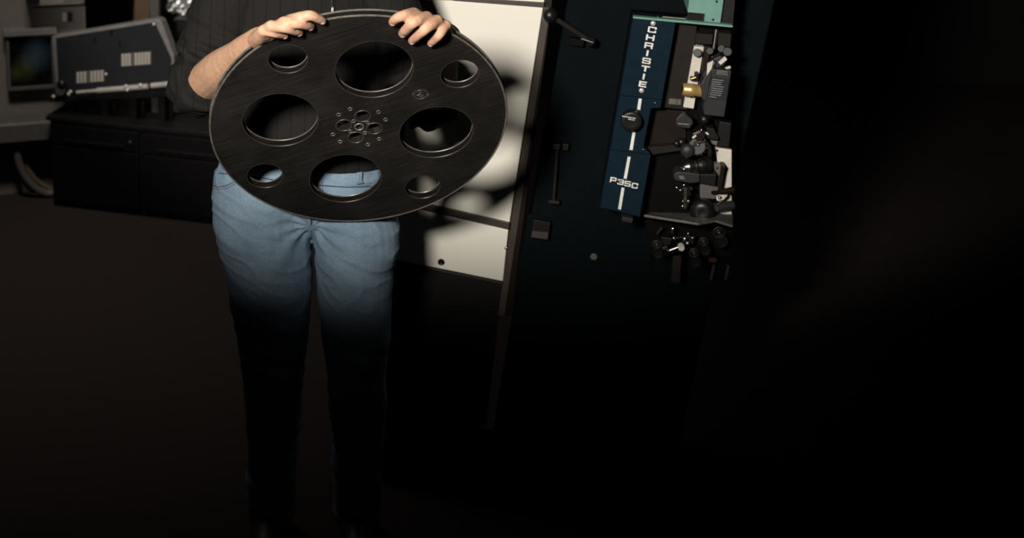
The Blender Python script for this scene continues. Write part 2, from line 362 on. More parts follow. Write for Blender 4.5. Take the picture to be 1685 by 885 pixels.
def bench():
    t = thing('wall_shelf', 'grey shelf along the wall left of the black cabinet', 'shelf', WL.w(20, 230))
    n = .13
    a = WL.px(-60, 232, n); c = WL.px(79, 232, n); top = WL.px(30, 203, n)[1]
    MB().bevbox(WL, a[0] - .4, c[0] + .02, c[1], top, .001, n, .008).build('board', 'grey_hose', t)
    MB().box(WL, a[0] - .4, c[0] + .018, c[1] - .012, c[1] - .0005, .02, n - .01).build('under_rail', 'black_satin', t)
    for x in (-20, 22):
        u = WL.px(x, 232, n)[0]; MB().prism(WL, [(u, c[1] - .013), (u + .02, c[1] - .013), (u + .02, c[1] - .09), (u, c[1] - .05)], .001, .03).build('bracket', 'black_satin', t)
bench()
def hoses():
    for k, (nm, m_, dx, r, lab) in enumerate((('cable', 'tan_hose', 8, .012, 'tan cable looping down from the shelf to the floor'), ('cable', 'grey_hose', 0, .016, 'grey cable hanging under the shelf beside the tan one'))):
        px = [(26, 238), (28, 252), (33, 272), (43, 290), (58, 305), (74, 313), (92, 318)]
        pts = [WL.w(x + dx, y - dx * .35, .05 + .0 * k) for x, y in px]
        pts = [p + WL.n * (.035 * k) for p in pts]
        P = []
        for i in range(len(pts) - 1):
            p0 = pts[max(0, i - 1)]; p1 = pts[i]; p2 = pts[i + 1]; p3 = pts[min(i + 2, len(pts) - 1)]
            for q in range(5):
                t = q / 5; P.append(.5 * ((2 * p1) + (p2 - p0) * t + (2 * p0 - 5 * p1 + 4 * p2 - p3) * t * t + (3 * p1 - p0 - 3 * p2 + p3) * t ** 3))
        P.append(pts[-1])
        z = min(p.z for p in P); P = [V((p.x, p.y, max(p.z, r + .001))) for p in P]
        tag(MB().tube(P, r, 10).build(nm, m_), lab, 'cable')
hoses()

# ------------------------------------------------------------------ black cabinet and the slanted lamphouse on it
c0 = on_floor(88, 338); c1 = on_floor(340, 368)
CB = Frame(c0, c1 - c0, (0, 0, 1)); CW = (c1 - c0).length + .12
ctop = CB.px(81, 189, 0)[1]
def cabinet():
    t = thing('low_cabinet', 'low black cabinet on the floor under the slanted metal housing', 'cabinet', CB.p(CW / 2, 0, -.12))
    MB().box(CB, 0, CW, .0, ctop - .02, -.15, 0).build('body', 'black_lacquer', t, .003)
    MB().box(CB, -.012, CW + .01, ctop - .0195, ctop, -.16, .015).build('top_board', 'black_satin', t, .003)
    w = CW / 2
    for k in range(2):
        u0 = .015 + k * w; u1 = (k + 1) * w - .01
        d = MB().box(CB, u0, u1, ctop - .115, ctop - .032, .0005, .014).build('drawer', 'black_lacquer', t, .003)
        MB().box(CB, u0 + .06, u1 - .06, ctop - .098, ctop - .088, .0145, .026).build('handle', 'black_plastic', d, .002)
        MB().cyl(CB.p(u1 - .03, ctop - .075, .0142), CB.p(u1 - .03, ctop - .075, .019), .006).build('lock', 'steel', d)
        MB().box(CB, u0, u1, .03, ctop - .122, .0005, .014).build('door', 'black_lacquer', t, .003)
cabinet()
def lamphouse():
    n = -.02
    t = thing('slanted_housing', 'charcoal slant-sided metal housing with two vent grilles, on the black cabinet', 'machine', CB.p(.25, ctop, -.1))
    # tray and feet
    a = CB.px(79, 168, n); c = CB.px(300, 160, n)
    tl = CB.px(79, 158, n)[1]
    MB().pprism(CB, [(79, 159), (320, 146), (320, 158), (79, 168)], -.155, n).build('tray', 'black_satin', t, .002)
    for x, yt in ((115, 165.5), (172, 163.2), (219, 161.2), (266, 159)):
        u, v = CB.px(x, yt, n - .03); u2 = CB.px(x, 175, n - .03)[0]
        MB().box(CB, u - .014, u + .014, ctop + .0005, v + .003, n - .055, n - .025).build('foot', 'black_plastic', t)
        MB().box(CB, u - .014, u + .014, ctop + .0005, v + .003, -.15, -.125).build('foot', 'black_plastic', t)
    # slanted housing: back shell with pale edges and dark side panel in front of it
    out = [(85, 60), (258, 31), (265, 35), (286, 92), (287, 135), (93, 156)]
    MB().pprism(CB, out, -.075, n - .004).build('shell', 'grey_trim', t, .004)
    inn = [(92, 63), (254, 37), (281, 96), (282, 134), (97, 154)]
    face = MB().pprism(CB, inn, n - .0035, n + .002).build('side_panel', 'charcoal_paint', t)
    for gx0, gy0, gx1, gy1, cols in ((126, 117, 171, 135, 8), (200, 87, 248, 107, 9)):
        g = None
        for i in range(cols):
            for j in range(5):
                if i == cols // 2 - 1: continue
                x = gx0 + (gx1 - gx0) * (i + .5) / cols; y = gy0 + (gy1 - gy0) * (j + .5) / 5 - (x - (gx0 + gx1) / 2) * .075
                u, v = CB.px(x, y, n + .003)
                if g is None:
                    q = [(gx0 - 1, gy0 + 1), (gx1 + 1, gy0 - 3), (gx1 + 1, gy1 - 1), (gx0 - 1, gy1 + 3)]
                    g = MB().pprism(CB, q, n + .0025, n + .0032).build('vent_grille', 'grey_hose', t)
                    sh = MB().box(CB, -.0045, .0045, -.0032, .0032, n + .0033, n + .006)
                    ob = sh.build('slat', 'cream_plate', g, origin=CB.o)
                    me = ob.data; ob.location = CB.u * u + CB.v * v + CB.o - t.location
                else:
                    ob = bpy.data.objects.new('slat', me); COL.objects.link(ob); ob.parent = g; ob.location = CB.u * u + CB.v * v + CB.o - t.location
    for x, y in ((253, 40), (174, 122)):
        MB().ball(CB.w(x, y, n + .003), .006, CB.n, .6).build('screw', 'bright_metal', t)
    for x, y, w_ in ((156, 66, 3), (197, 72, 2.5), (183, 53, 5)):
        q = [(x - w_ / 2, y - 4), (x + w_ / 2, y - 4), (x + w_ / 2, y + 5), (x - w_ / 2, y + 5)]
        MB().pprism(CB, q, n + .0022, n + .0035).build('slot', 'black_plastic', t)
    # chrome rails along the foot
    for x0, y0, x1, y1, r in ((126, 152, 160, 149, .007), (160, 149, 244, 142, .011), (249, 141, 290, 137, .011)):
        MB().cyl(CB.w(x0, y0, n + .02), CB.w(x1, y1, n + .02), r, 14).build('chrome_rail', 'bright_metal', t)
    for x, y in ((116, 151), (113, 155), (209, 148), (231, 140), (207, 142), (88, 159)):
        MB().ball(CB.w(x, y, n + .03), .008, CB.n, .8, 14, 8).build('stud', 'bright_metal', t)
    k = MB().ball(CB.w(101, 139, n + .03), .02, CB.n, .7).build('knob', 'black_plastic', t)
    MB().cyl(CB.w(101, 139, n + .002), CB.w(101, 139, n + .02), .012).build('collar', 'chrome', k)
    MB().cyl(CB.w(99, 149, n + .002), CB.w(99, 149, n + .03), .022).build('dial', 'black_plastic', t)
lamphouse()

# ------------------------------------------------------------------ things behind the housing
Y2 = 5.6
B2 = Frame((0, Y2, 0), (1, 0, 0), (0, 0, 1))
def behind():
    q = [B2.px(x, 40, 0)[0] for x in (213, 246)]
    P = [(B2.px(218, 34, 0)), (B2.px(246, 32, 0)), (B2.px(251, -120, 0)), (B2.px(226, -120, 0))]
    P = [(P[0][0] - .03, 0.002), (P[1][0] - .03, 0.002), (P[2][0], P[2][1]), (P[3][0], P[3][1])]
    tag(MB().prism(B2, P, -.03, 0).build('wooden_board', 'wood', None, .003), 'tan wooden board standing upright behind the slanted housing', 'board')
    u = B2.px(252, 20, .1)[0]
    t = thing('metal_post', 'slim grey metal post beside the wooden board', 'post', B2.p(u, 0, .1))
    MB().box(B2, u - .012, u + .03, .0121, 2.4, .08, .12).build('upright', 'grey_hose', t, .003)
    MB().box(B2, u - .05, u + .07, .0, .012, .04, .16).build('base_plate', 'grey_hose', t, .002)
    # dark equipment box with the foil duct rising from it
    a = B2.px(290, 30, .1); c = B2.px(420, 30, .1)
    t = thing('dark_equipment_box', 'tall black equipment box behind the man\'s elbow, under the foil duct', 'box', B2.p((a[0] + c[0]) / 2, 0, 0))
    MB().box(B2, a[0], c[0], 0, a[1] - .02, -.25, .1).build('body', 'black_satin', t, .006)
    MB().box(B2, a[0] - .01, c[0] + .01, a[1] - .0195, a[1], -.26, .11).build('lid', 'black_plastic', t, .004)
    for k in range(4):
        v = a[1] - .1 - k * .03
        MB().box(B2, a[0] + .02, c[0] - .02, v, v + .012, .1005, .104).build('louvre', 'black_plastic', t)
    # crinkled foil duct
    o = B2.w(302, 26, .0); ax = V((.10, 0, 1)).normalized()
    prof = []; seg = 52; rings = 60; vs = []; fs = []
    o = V((o.x + .01, Y2 + .06, a[1] + .001))
    for i in range(rings):
        z = i * .013
        for k in range(seg):
            th = 2 * pi * k / seg; p = V((cos(th), sin(th), 0))
            r = .092 + .006 * sin(i * pi * .66) + .024 * noise.noise(V((p.x * 4.1, p.y * 4.1, z * 36))) + .018 * noise.noise(V((p.x * 11, p.y * 11, z * 70 + 5)))
            vs.append(o + p * r + ax * z)
    for i in range(rings - 1): fs += [[i * seg + k, i * seg + (k + 1) % seg, (i + 1) * seg + (k + 1) % seg, (i + 1) * seg + k] for k in range(seg)]
    fs += [list(range(seg - 1, -1, -1)), [(rings - 1) * seg + k for k in range(seg)]]
    d = MB().add(vs, fs).build('foil_duct', 'foil'); tag(d, 'crinkled silver foil duct standing on the dark box at the top', 'duct')
behind()

# ================================================================== FILM REEL
RC = V((-0.00605, 2.26681, -0.74773)) + CAM
RU = V((0.98276949, 0.15274102, -0.10408802)); RV = V((0.16369457, -0.45771152, 0.87390174))
RF = Frame(RC, RU, RV)
RR = .29; GAP = .0155
def plate(fr, R_, holes, n0, n1, seg=128, hseg=48):
    """round plate with round holes (holes: u,v,r)"""
    bm = bmesh.new()
    def loop(cu, cv, r, k): return [bm.verts.new((cu + r * cos(2 * pi * i / k), cv + r * sin(2 * pi * i / k), 0)) for i in range(k)]
    es = []
    for (cu, cv, r, k) in [(0, 0, R_, seg)] + [(h[0], h[1], h[2], hseg if h[2] > .015 else 16) for h in holes]:
        l = loop(cu, cv, r, k); es += [bm.edges.new((l[i], l[(i + 1) % k])) for i in range(k)]
    bmesh.ops.triangle_fill(bm, use_beauty=True, use_dissolve=False, edges=es)
    # drop triangles that fell inside holes
    kill = [f for f in bm.faces if any((f.calc_center_median().x - h[0]) ** 2 + (f.calc_center_median().y - h[1]) ** 2 < (h[2] * .93) ** 2 for h in holes)]
    bmesh.ops.delete(bm, geom=kill, context='FACES_ONLY')
    bmesh.ops.recalc_face_normals(bm, faces=bm.faces)
    if sum(f.normal.z for f in bm.faces) < 0: bmesh.ops.reverse_faces(bm, faces=bm.faces)
    bmesh.ops.translate(bm, verts=bm.verts, vec=(0, 0, n1))
    r = bmesh.ops.extrude_face_region(bm, geom=list(bm.faces))
    nv = [g for g in r['geom'] if isinstance(g, bmesh.types.BMVert)]
    bmesh.ops.translate(bm, verts=nv, vec=(0, 0, n0 - n1))
    bmesh.ops.recalc_face_normals(bm, faces=bm.faces)
    return bm
def reel():
    t = thing('film_reel', 'large scratched black film reel with round cut-outs, held up by the man', 'film reel', RC)
    M3 = Matrix((RF.u, RF.v, RF.n)).transposed().to_4x4()
    t.rotation_mode = 'QUATERNION'; t.rotation_quaternion = M3.to_quaternion()
    holes = []
    for k in range(4):
        a = pi - k * pi / 2; holes.append((.1557 * cos(a), .1557 * sin(a), .0741))
        a -= pi / 4; holes.append((.2321 * cos(a), .2321 * sin(a), .0370))
    hub = []
    for k in range(4):
        a = radians(88) - k * pi / 2; hub.append((.0305 * cos(a), .0305 * sin(a), .0155))
    small = []
    for k in range(4):
        for s in (-1, 1):
            a = radians(88 + 45 * 0) - k * pi / 2 + s * radians(31); small.append((.0545 * cos(a), .0545 * sin(a), .0034))
    for k in range(4):
        a = radians(43) - k * pi / 2; small.append((.0205 * cos(a), .0205 * sin(a), .0032))
    L0 = Frame((0, 0, 0), (1, 0, 0), (0, 1, 0))
    def put(name, mb, m, parent):
        o = mb.build(name, m, None, origin=(0, 0, 0)); o.parent = parent; o.location = (0, 0, 0); return o
    for nm, n1, n0 in (('flange', 0.0, -.0022), ('flange', -GAP, -GAP - .0022)):
        bm = plate(L0, RR, holes + hub + small + [(0, 0, .0078)], n0, n1)
        me = bpy.data.meshes.new(nm); bm.to_mesh(me); bm.free(); me.materials.append(MATS['reel'])
        o = bpy.data.objects.new(nm, me); COL.objects.link(o); o.parent = t
        z = n1 - .0011
        put('rolled_rim', MB().ring((0, 0, z), (0, 0, 1), RR, .0021, 160, 8), 'worn_edge', o)
        for h in holes: put('hole_lip', MB().ring((h[0], h[1], z), (0, 0, 1), h[2], .0013, 64, 6), 'worn_edge' if n1 < 0 else 'edge_dark', o)
    # hub between the flanges
    hb = MB(); seg = 48; z0, z1 = -GAP + .0002, -.0024
    bm = plate(L0, .068, hub + [(0, 0, .0078)], z0, z1, 64, 32)
    me = bpy.data.meshes.new('hub'); bm.to_mesh(me); bm.free(); me.materials.append(MATS['reel']); o = bpy.data.objects.new('hub', me); COL.objects.link(o); o.parent = t
    for h in hub: put('hub_hole_lip', MB().ring((h[0], h[1], .0002), (0, 0, 1), h[2], .0009, 32, 6), 'edge_mid', t)
    put('spindle_bush', MB().ring((0, 0, .0002), (0, 0, 1), .0086, .0016, 32, 6), 'worn_edge', t)
    for h in small: put('rivet', MB().ring((h[0], h[1], .0004), (0, 0, 1), h[2] + .0004, .0009, 18, 6), 'worn_edge', t)
    # stamped maker's emblem: two worn circles with radial strokes
    eu, ev = RF.px(692, 155, 0)
    e = MB(); e.ring((eu, ev, .0004), (0, 0, 1), .0115, .0006, 32, 6)
    for k in range(18):
        a = 2 * pi * k / 18
        e.tube([(eu + .0135 * cos(a), ev + .0135 * sin(a), .0003), (eu + .0158 * cos(a + .08), ev + .0158 * sin(a + .08), .0003)], .0006, 6)
    for k in range(3):
        a = radians(90 + 120 * k); e.tube([(eu, ev, .0003), (eu + .0075 * cos(a), ev + .0075 * sin(a), .0003)], .0007, 6)
    e.ring((eu, ev, .0003), (0, 0, 1), .0058, .0005, 24, 6)
    put('stamped_emblem', e, 'edge_mid', t)
    # nick on the right rim
    return t
mat('edge_dark', (0.085, 0.075, 0.066), 0.4, 0.6, scale=80)
mat('edge_mid', (0.15, 0.13, 0.115), 0.4, 0.6, scale=80)
reel()

def rp(x, y, lift): return at_plane(x, y, RC + RF.n * lift, RF.n)     # a point over the reel face

# ================================================================== THE MAN
def person():
    foot = at_y(505, 330, 2.56); foot = V((foot.x, 2.58, 0))
    m = MB()
    # ---- right hand (left in the picture): joints wrist, knuckle, mid, end, tip
    HL = [  # MCP, PIP, DIP, tip : (px, py, lift above reel face), radius
        ([(478, 33, .012), (508, 25.5, .020), (522, 30, .016), (531, 34.5, .0095)], (.0105, .0092, .0082, .0070)),
        ([(467, 37, .018), (489, 38, .027), (502, 41, .021), (511, 44, .0105)], (.0110, .0096, .0086, .0074)),
        ([(446, 43, .020), (468, 45.5, .029), (483, 50, .022), (493, 53.5, .0105)], (.0105, .0093, .0084, .0073)),
        ([(434, 50, .016), (450, 54, .024), (460, 56.5, .018), (469, 58.5, .0095)], (.0095, .0082, .0074, .0064))]
    wl = rp(421, 66, -.038)
    tips = []
    for js, rr in HL:
        P = [rp(*j) for j in js]
        m.limb(P, tuple(r * 1.06 for r in rr), 14, 5)
        mid = wl.lerp(P[0], .5) + RF.n * .004
        m.limb([wl, mid, P[0]], (.019, .0155, .0112), 14, 5); tips.append((P, rr))
    mc = [rp(*js[0]) for js, _ in HL]
    for i in range(3): m.limb([mc[i].lerp(wl, .18), mc[i + 1].lerp(wl, .18)], (.0100, .0098), 12, 4)
    for i in range(3): m.limb([mc[i].lerp(wl, .5), mc[i + 1].lerp(wl, .5)], (.0135, .0130), 12, 4)
    # thumb behind the back flange
    m.limb([wl, rp(440, 62, -.045), rp(462, 62, -.037), rp(480, 60, -.030)], (.016, .0135, .0105, .0088), 14, 5)
    # ---- left hand (right in the picture)
    HR = [
        ([(681, 22, .000), (664, 25.5, .024), (652, 30.5, .020), (646, 36, .0095)], (.0108, .0094, .0086, .0076)),
        ([(702, 28.5, .006), (682, 36, .034), (669, 48, .024), (662.5, 55, .0100)], (.0112, .0098, .0090, .0080)),
        ([(719, 34, .006), (701, 47, .034), (686, 60, .024), (678, 67, .0095)], (.0106, .0094, .0085, .0074)),
        ([(733, 42, .002), (724, 56, .026), (715, 66, .019), (708.5, 71, .0090)], (.0096, .0084, .0076, .0066))]
    wr = rp(740, 62, -.062)
    for js, rr in HR:
        P = [rp(*j) for j in js]
        m.limb(P, tuple(r * 1.06 for r in rr), 14, 5)
        mid = wr.lerp(P[0], .5) + RF.n * .003
        m.limb([wr, mid, P[0]], (.018, .0155, .0114), 14, 5); tips.append((P, rr))
    mc = [rp(*js[0]) for js, _ in HR]
    for i in range(3): m.limb([mc[i].lerp(wr, .18), mc[i + 1].lerp(wr, .18)], (.0100, .0098), 12, 4)
    for i in range(3): m.limb([mc[i].lerp(wr, .5), mc[i + 1].lerp(wr, .5)], (.0135, .0130), 12, 4)
    m.limb([wr, rp(712, 62, -.055), rp(690, 66, -.040), rp(674, 72, -.030)], (.016, .0135, .0105, .0088), 14, 5)
    # ---- arms
    el = at_y(326, 146, 2.50); sl = at_y(398, -52, 2.585)
    er = at_y(710, 176, 2.53); sr = at_y(612, -58, 2.60)
    fw = wl.lerp(el, .28)
    m.limb([wl.lerp(rp(452, 46, .0), .42), wl, wl.lerp(el, .25), wl.lerp(el, .6), el], (.018, (.0225, .0205), (.029, .027), (.041, .039), .042), 18, 6)
    m.limb([el, el.lerp(sl, .5), sl], (.040, .044, .05), 18, 6)
    m.limb([wr.lerp(rp(712, 34, .0), .42), wr, wr.lerp(er, .25), wr.lerp(er, .6), er], (.018, (.0225, .0205), (.028, .026), (.040, .038), .042), 18, 6)
    m.limb([er, er.lerp(sr, .5), sr], (.040, .044, .05), 18, 6)
    # ---- trunk, neck, head (above the frame), legs under the clothes
    hipc = at_y(503, 292, 2.538); neck = V((sl.lerp(sr, .5).x, 2.61, 1.50)); chest = V((neck.x - .005, 2.60, 1.32))
    m.limb([hipc + V((0, 0, -.02)), hipc + V((0, 0, .16)), chest, neck - V((0, 0, .05))], ((.12, .075), (.11, .07), (.13, .085), (.11, .06)), 22, 6)
    m.limb([sl, neck - V((0, 0, .045)), sr], (.05, .055, .05), 16, 5)
    m.limb([neck - V((0, 0, .04)), neck + V((0, -.02, .075))], (.058, .055), 18, 4)
    hd = neck + V((-.02, -.045, .165))
    m.limb([hd + V((0, -.005, -.075)), hd + V((0, 0, -.02)), hd + V((0, .012, .06))], ((.052, .062), (.068, .085), (.072, .088)), 22, 6)
    m.limb([hd + V((0, -.088, .012)), hd + V((0, -.105, -.022))], (.009, .014), 12, 4)             # nose
    m.limb([hd + V((-.018, -.083, -.055)), hd + V((0, -.090, -.055)), hd + V((.018, -.083, -.055))], (.006, .008, .006), 12, 4)   # lips
    m.limb([hd + V((-.012, -.066, -.092)), hd + V((.012, -.066, -.092))], (.02, .02), 12, 4)    # chin
    for s in (-1, 1):
        m.limb([hd + V((s * .07, .01, .02)), hd + V((s * .074, .014, -.025))], ((.006, .018), (.006, .012)), 12, 4)    # ears
        m.limb([hd + V((s * .014, -.079, .026)), hd + V((s * .046, -.070, .028))], (.009, .008), 12, 4)                # brows
    legs = []
    for s, (h0, k0) in ((-1, ((436, 330), (450, 640))), (1, ((575, 335), (588, 640)))):
        a = at_y(h0[0], h0[1], 2.53); k = at_y(k0[0], k0[1], 2.522 if s < 0 else 2.506); an = V((k.x + s * .01, 2.60, .09))
        legs.append((a, k, an))
        m.limb([a + V((-s * .02, 0, .03)), a.lerp(k, .5), k, k.lerp(an, .4), an], (.060, .048, .038, .036, .03), 16, 5)
        m.limb([an - V((0, -.02, .045)), an + V((0, -.09, -.055)), an + V((0, -.16, -.065))], (.028, .026, .018), 14, 4)
    body = m.build('person', 'skin', None, origin=foot)
    bake(body, [('REMESH', dict(mode='VOXEL', voxel_size=.0026)), ('SMOOTH', dict(factor=.5, iterations=3))])
    tag(body, 'man in a charcoal sweater and blue jeans holding up the large film reel', 'person')
    # fingernails
    n = MB()
    bv = world_bvh(body)
    for i, (P, rr) in enumerate(tips):
        d = (P[3] - P[2]).normalized(); side = d.cross(RF.n).normalized(); up = side.cross(d).normalized()
        c = P[3].lerp(P[2], .12) + up * (rr[3] * 1.0)
        hit = bv.ray_cast(c + up * .02, -up)
        if hit[0] is None: continue
        q = hit[0]; k = MB(); w = rr[3] * .62; l = rr[3] * .85; vs = []; fs = []
        gr = 6
        for a in range(gr + 1):
            for b_ in range(gr + 1):
                x = (a / gr * 2 - 1); y = (b_ / gr * 2 - 1)
                e = sqrt(max(0, 1 - .55 * y * y)); px_, py_ = x * w * e, y * l * sqrt(max(0, 1 - .3 * x * x))
                s_ = q + side * px_ + d * py_; h = bv.ray_cast(s_ + up * .012, -up)
                z = h[0] if h[0] is not None and (h[0] - s_).length < .012 else s_
                vs.append(z + up * (.0013 - .0012 * max(abs(x), abs(y)) ** 3))
        fs = [[a * (gr + 1) + b_, a * (gr + 1) + b_ + 1, (a + 1) * (gr + 1) + b_ + 1, (a + 1) * (gr + 1) + b_] for a in range(gr) for b_ in range(gr)]
        k.add(vs, fs, True).build('fingernail', 'nail', body)
    for s in (-1, 1):
        e = MB().ball(hd + V((s * .030, -.074, .008)), .011, (0, 1, 0)).build('eye', 'print_white', body)
        MB().ball(hd + V((s * .030, -.0835, .006)), .0045, (0, 1, 0), .5).build('iris', 'brown_bakelite', e)
    h = MB(); h.limb([hd + V((0, .02, .0)), hd + V((0, .016, .05)), hd + V((0, .01, .085))], ((.072, .082), (.080, .094), (.066, .08)), 22, 5).build('hair', 'hair', body)
    # ---- sweater
    s = MB()
    s.limb([hipc + V((0, .0, -.02)), hipc + V((.003, 0, .16)), chest, neck - V((0, 0, .055))], ((.196, .136), (.178, .122), (.19, .125), (.135, .085)), 32, 7)
    s.limb([sl + V((.03, 0, .0)), neck - V((0, -.0, .05)), sr + V((-.03, 0, 0))], ((.078, .07), (.085, .075), (.078, .07)), 20, 6)
    s.limb([neck - V((0, 0, .07)), neck + V((0, -.012, .035))], ((.088, .08), (.073, .072)), 24, 4)
    cuff_l = el.lerp(wl, .13)
    s.limb([sl, sl.lerp(el, .35), sl.lerp(el, .72), el + V((-.004, 0, -.004))], (.082, .077, .066, .060), 22, 8)
    s.limb([el, el.lerp(wl, .06), cuff_l], (.057, .056, .051), 22, 6)
    s.limb([sr, sr.lerp(er, .35), sr.lerp(er, .72), er], (.076, .066, .056, .052), 22, 8)
    cuff_r = er.lerp(wr, .16)
    s.limb([er, cuff_r], (.050, .045), 22, 6)
    # pushed-up sleeve folds
    random.seed(3)
    def folds(a, b_, r0, r1, ks, tilt):
        ax = (b_ - a).normalized()
        for k in ks:
            c = a.lerp(b_, k); r = r0 * (1 - k) + r1 * k; e = (ax + V((random.uniform(-tilt, tilt), random.uniform(-tilt, tilt), random.uniform(-tilt, tilt)))).normalized()
            s.ring(c, e, r - .001, .0115, 28, 8)
    folds(sl, el, .082, .060, (.50, .60, .68, .76, .85, .94), .5)
    folds(el, cuff_l, .058, .053, (.25, .7, 1.0), .25)
    folds(sr, er, .08, .06, (.7, .85, 1.0), .35); folds(er, cuff_r, .050, .045, (.3, .9), .25)
    sw = s.build('sweater', 'charcoal_knit', body)
    bake(sw, [('REMESH', dict(mode='VOXEL', voxel_size=.0050)), ('SMOOTH', dict(factor=.5, iterations=4))])
    me = sw.data; nc = len(me.vertices); co = [0.0] * (3 * nc); me.vertices.foreach_get('co', co); no = [0.0] * (3 * nc); me.vertex_normals.foreach_get('vector', no)
    for i in range(nc):
        p = V(co[3 * i:3 * i + 3]) + foot; d = .0030 * noise.noise(p * 9)
        for A_, E_, C2 in ((sl, el, cuff_l), (sr, er, cuff_r)):
            ax = E_ - A_; t_ = (p - A_).dot(ax) / ax.length_squared
            if .25 < t_ < 1.35 and (p - A_ - ax * t_).length < .13:
                w_ = max(0.0, min(1.0, (t_ - .35) * 2.2))
                d += w_ * .0062 * sin(2 * pi * (t_ * 5.2 + 1.5 * noise.noise(p * 8) + p.y * 7 + p.x * 3)) * (.55 + .6 * noise.noise(p * 6 + V((3, 1, 2))))
        for q in range(3): co[3 * i + q] += no[3 * i + q] * d
    me.vertices.foreach_set('co', co); me.update()
    h1 = at_y(415, 264, 2.44); h2 = at_y(590, 281, 2.44)
    hn = V((h2.x - h1.x, 0, h2.z - h1.z)).cross(V((0, 1, 0))).normalized()
    if hn.z < 0: hn = -hn
    bm = bmesh.new(); bm.from_mesh(sw.data)
    bmesh.ops.bisect_plane(bm, geom=bm.verts[:] + bm.edges[:] + bm.faces[:], plane_co=h1 - foot, plane_no=hn, clear_inner=True)
    bm.to_mesh(sw.data); bm.free()
    bs = world_bvh(sw)
    # half zip at the neck
    def hit(bvh, x, y, off=.002):
        d = ray(x, y).normalized(); h = bvh.ray_cast(CAM, d); return (h[0] - d * off) if h[0] is not None else None
    zp = [hit(bs, 541 + k * .45, -48 + k * 4.2, .0015) for k in range(16)]; zp = [p for p in zp if p]
    z = MB().tube(zp, .003, 8).build('zipper', 'black_satin', sw)
    e = hit(bs, 547, 15, .005)
    pl = MB(); pl.bevbox(Frame(e, (1, 0, 0), (0, .2, 1)), -.003, .003, -.012, .004, -.001, .002, .0006)
    pl.ring(e + V((0, -.002, -.015)), (0, 1, .2), .0035, .001, 16, 6); pl.build('zip_pull', 'chrome', sw)
    for k in range(0, 14):
        tp = hit(bs, 541 + k * .45, -44 + k * 4.2, .004)
        if tp: MB().cyl(tp + V((-.0028, 0, 0)), tp + V((.0028, 0, 0)), .0011, 8).build('zip_tooth', 'dark_grey_metal', z)
    # ---- jeans
    j = MB()
    j.limb([hipc + V((0, 0, .055)), hipc + V((0, .0, .0)), hipc + V((0, .004, -.035))], ((.186, .122), (.194, .128), (.178, .105)), 32, 6)
    lpx = [[(427, 310, .105), (432, 372, .1075), (444, 458, .0945), (450, 640, .068)], [(572, 322, .096), (585, 385, .0955), (584, 458, .0865), (588, 640, .067)]]
    for i, L_ in enumerate(lpx):
        yy = (2.520, 2.522) if i == 0 else (2.535, 2.506)
        P = [at_y(x, y, yy[0] if q == 0 else yy[1]) for q, (x, y, r) in enumerate(L_)]; an = legs[i][2]
        P += [P[-1].lerp(an, .5) + V((0, .02, 0)), an + V((0, -.005, -.02))]
        j.limb(P, [r for _, _, r in L_] + [.062, .060], 28, 7)
    jn = j.build('jeans', 'denim', body)
    bake(jn, [('REMESH', dict(mode='VOXEL', voxel_size=.0042)), ('SMOOTH', dict(factor=.5, iterations=4))])
    # creases: small real folds in the cloth
    me = jn.data; org = body.location; cro = at_y(511, 372, 2.45)
    nc = len(me.vertices); co = [0.0] * (3 * nc); me.vertices.foreach_get('co', co); no = [0.0] * (3 * nc); me.vertex_normals.foreach_get('vector', no)
    for i in range(nc):
        vc = V(co[3 * i:3 * i + 3]); p = vc + org
        q = V((p.x * 5, p.y * 5, p.z * 26 + p.x * 9))
        am = .0045 if p.z > .74 else .003
        d = am * noise.noise(q) + .0035 * noise.noise(V((p.x * 13, p.y * 13, p.z * 13)))
        k = noise.noise(V((p.x * 4 + 7, p.y * 4, p.z * 4))) 
        e = 1 - abs(noise.noise(V((p.x * 11 - p.z * 6, p.y * 9, p.z * 30 + p.x * 14 + 3)))) * 2.6
        d += .0030 * max(0, e) ** 2 * max(0, min(1, (p.z - .55) * 5))
        rx, rz = p.x - cro.x, p.z - cro.z; rd = sqrt(rx * rx + rz * rz)
        if p.y < 2.56: d += .0042 * sin(atan2(rz, rx) * 10 + 1.2 * noise.noise(p * 12)) * math.exp(-rd / .09) * min(1, rd / .025)
        d += .003 * max(0, k) * sin(p.z * 150 + p.x * 70 + 4 * noise.noise(V((p.x * 9, p.y * 9, p.z * 9))))
        co[3 * i] += no[3 * i] * d; co[3 * i + 1] += no[3 * i + 1] * d; co[3 * i + 2] += no[3 * i + 2] * d
    me.vertices.foreach_set('co', co); me.update()
    bj = world_bvh(jn)
    def seam(px, r, nm, m_, off=.0005):
        P = []
        for i in range(len(px) - 1):
            for k in range(6):
                t_ = k / 6; h = hit(bj, px[i][0] * (1 - t_) + px[i + 1][0] * t_, px[i][1] * (1 - t_) + px[i + 1][1] * t_, off)
                if h: P.append(h)
        h = hit(bj, *px[-1], off)
        if h: P.append(h)
        if len(P) > 2: return MB().tube(P, r, 8).build(nm, m_, jn)
    seam([(349, 309), (360, 312), (374, 309), (392, 300), (405, 288), (410, 276)], .0013, 'pocket_seam', 'stitch')
    seam([(349, 305), (360, 308), (373, 305), (390, 297), (402, 285)], .0009, 'pocket_seam', 'denim_dark')
    seam([(512, 300), (513, 330), (512, 352), (512, 369)], .0016, 'fly_seam', 'denim_dark')
    seam([(530, 298), (532, 330), (526, 350), (513, 366)], .0010, 'fly_stitch', 'stitch')
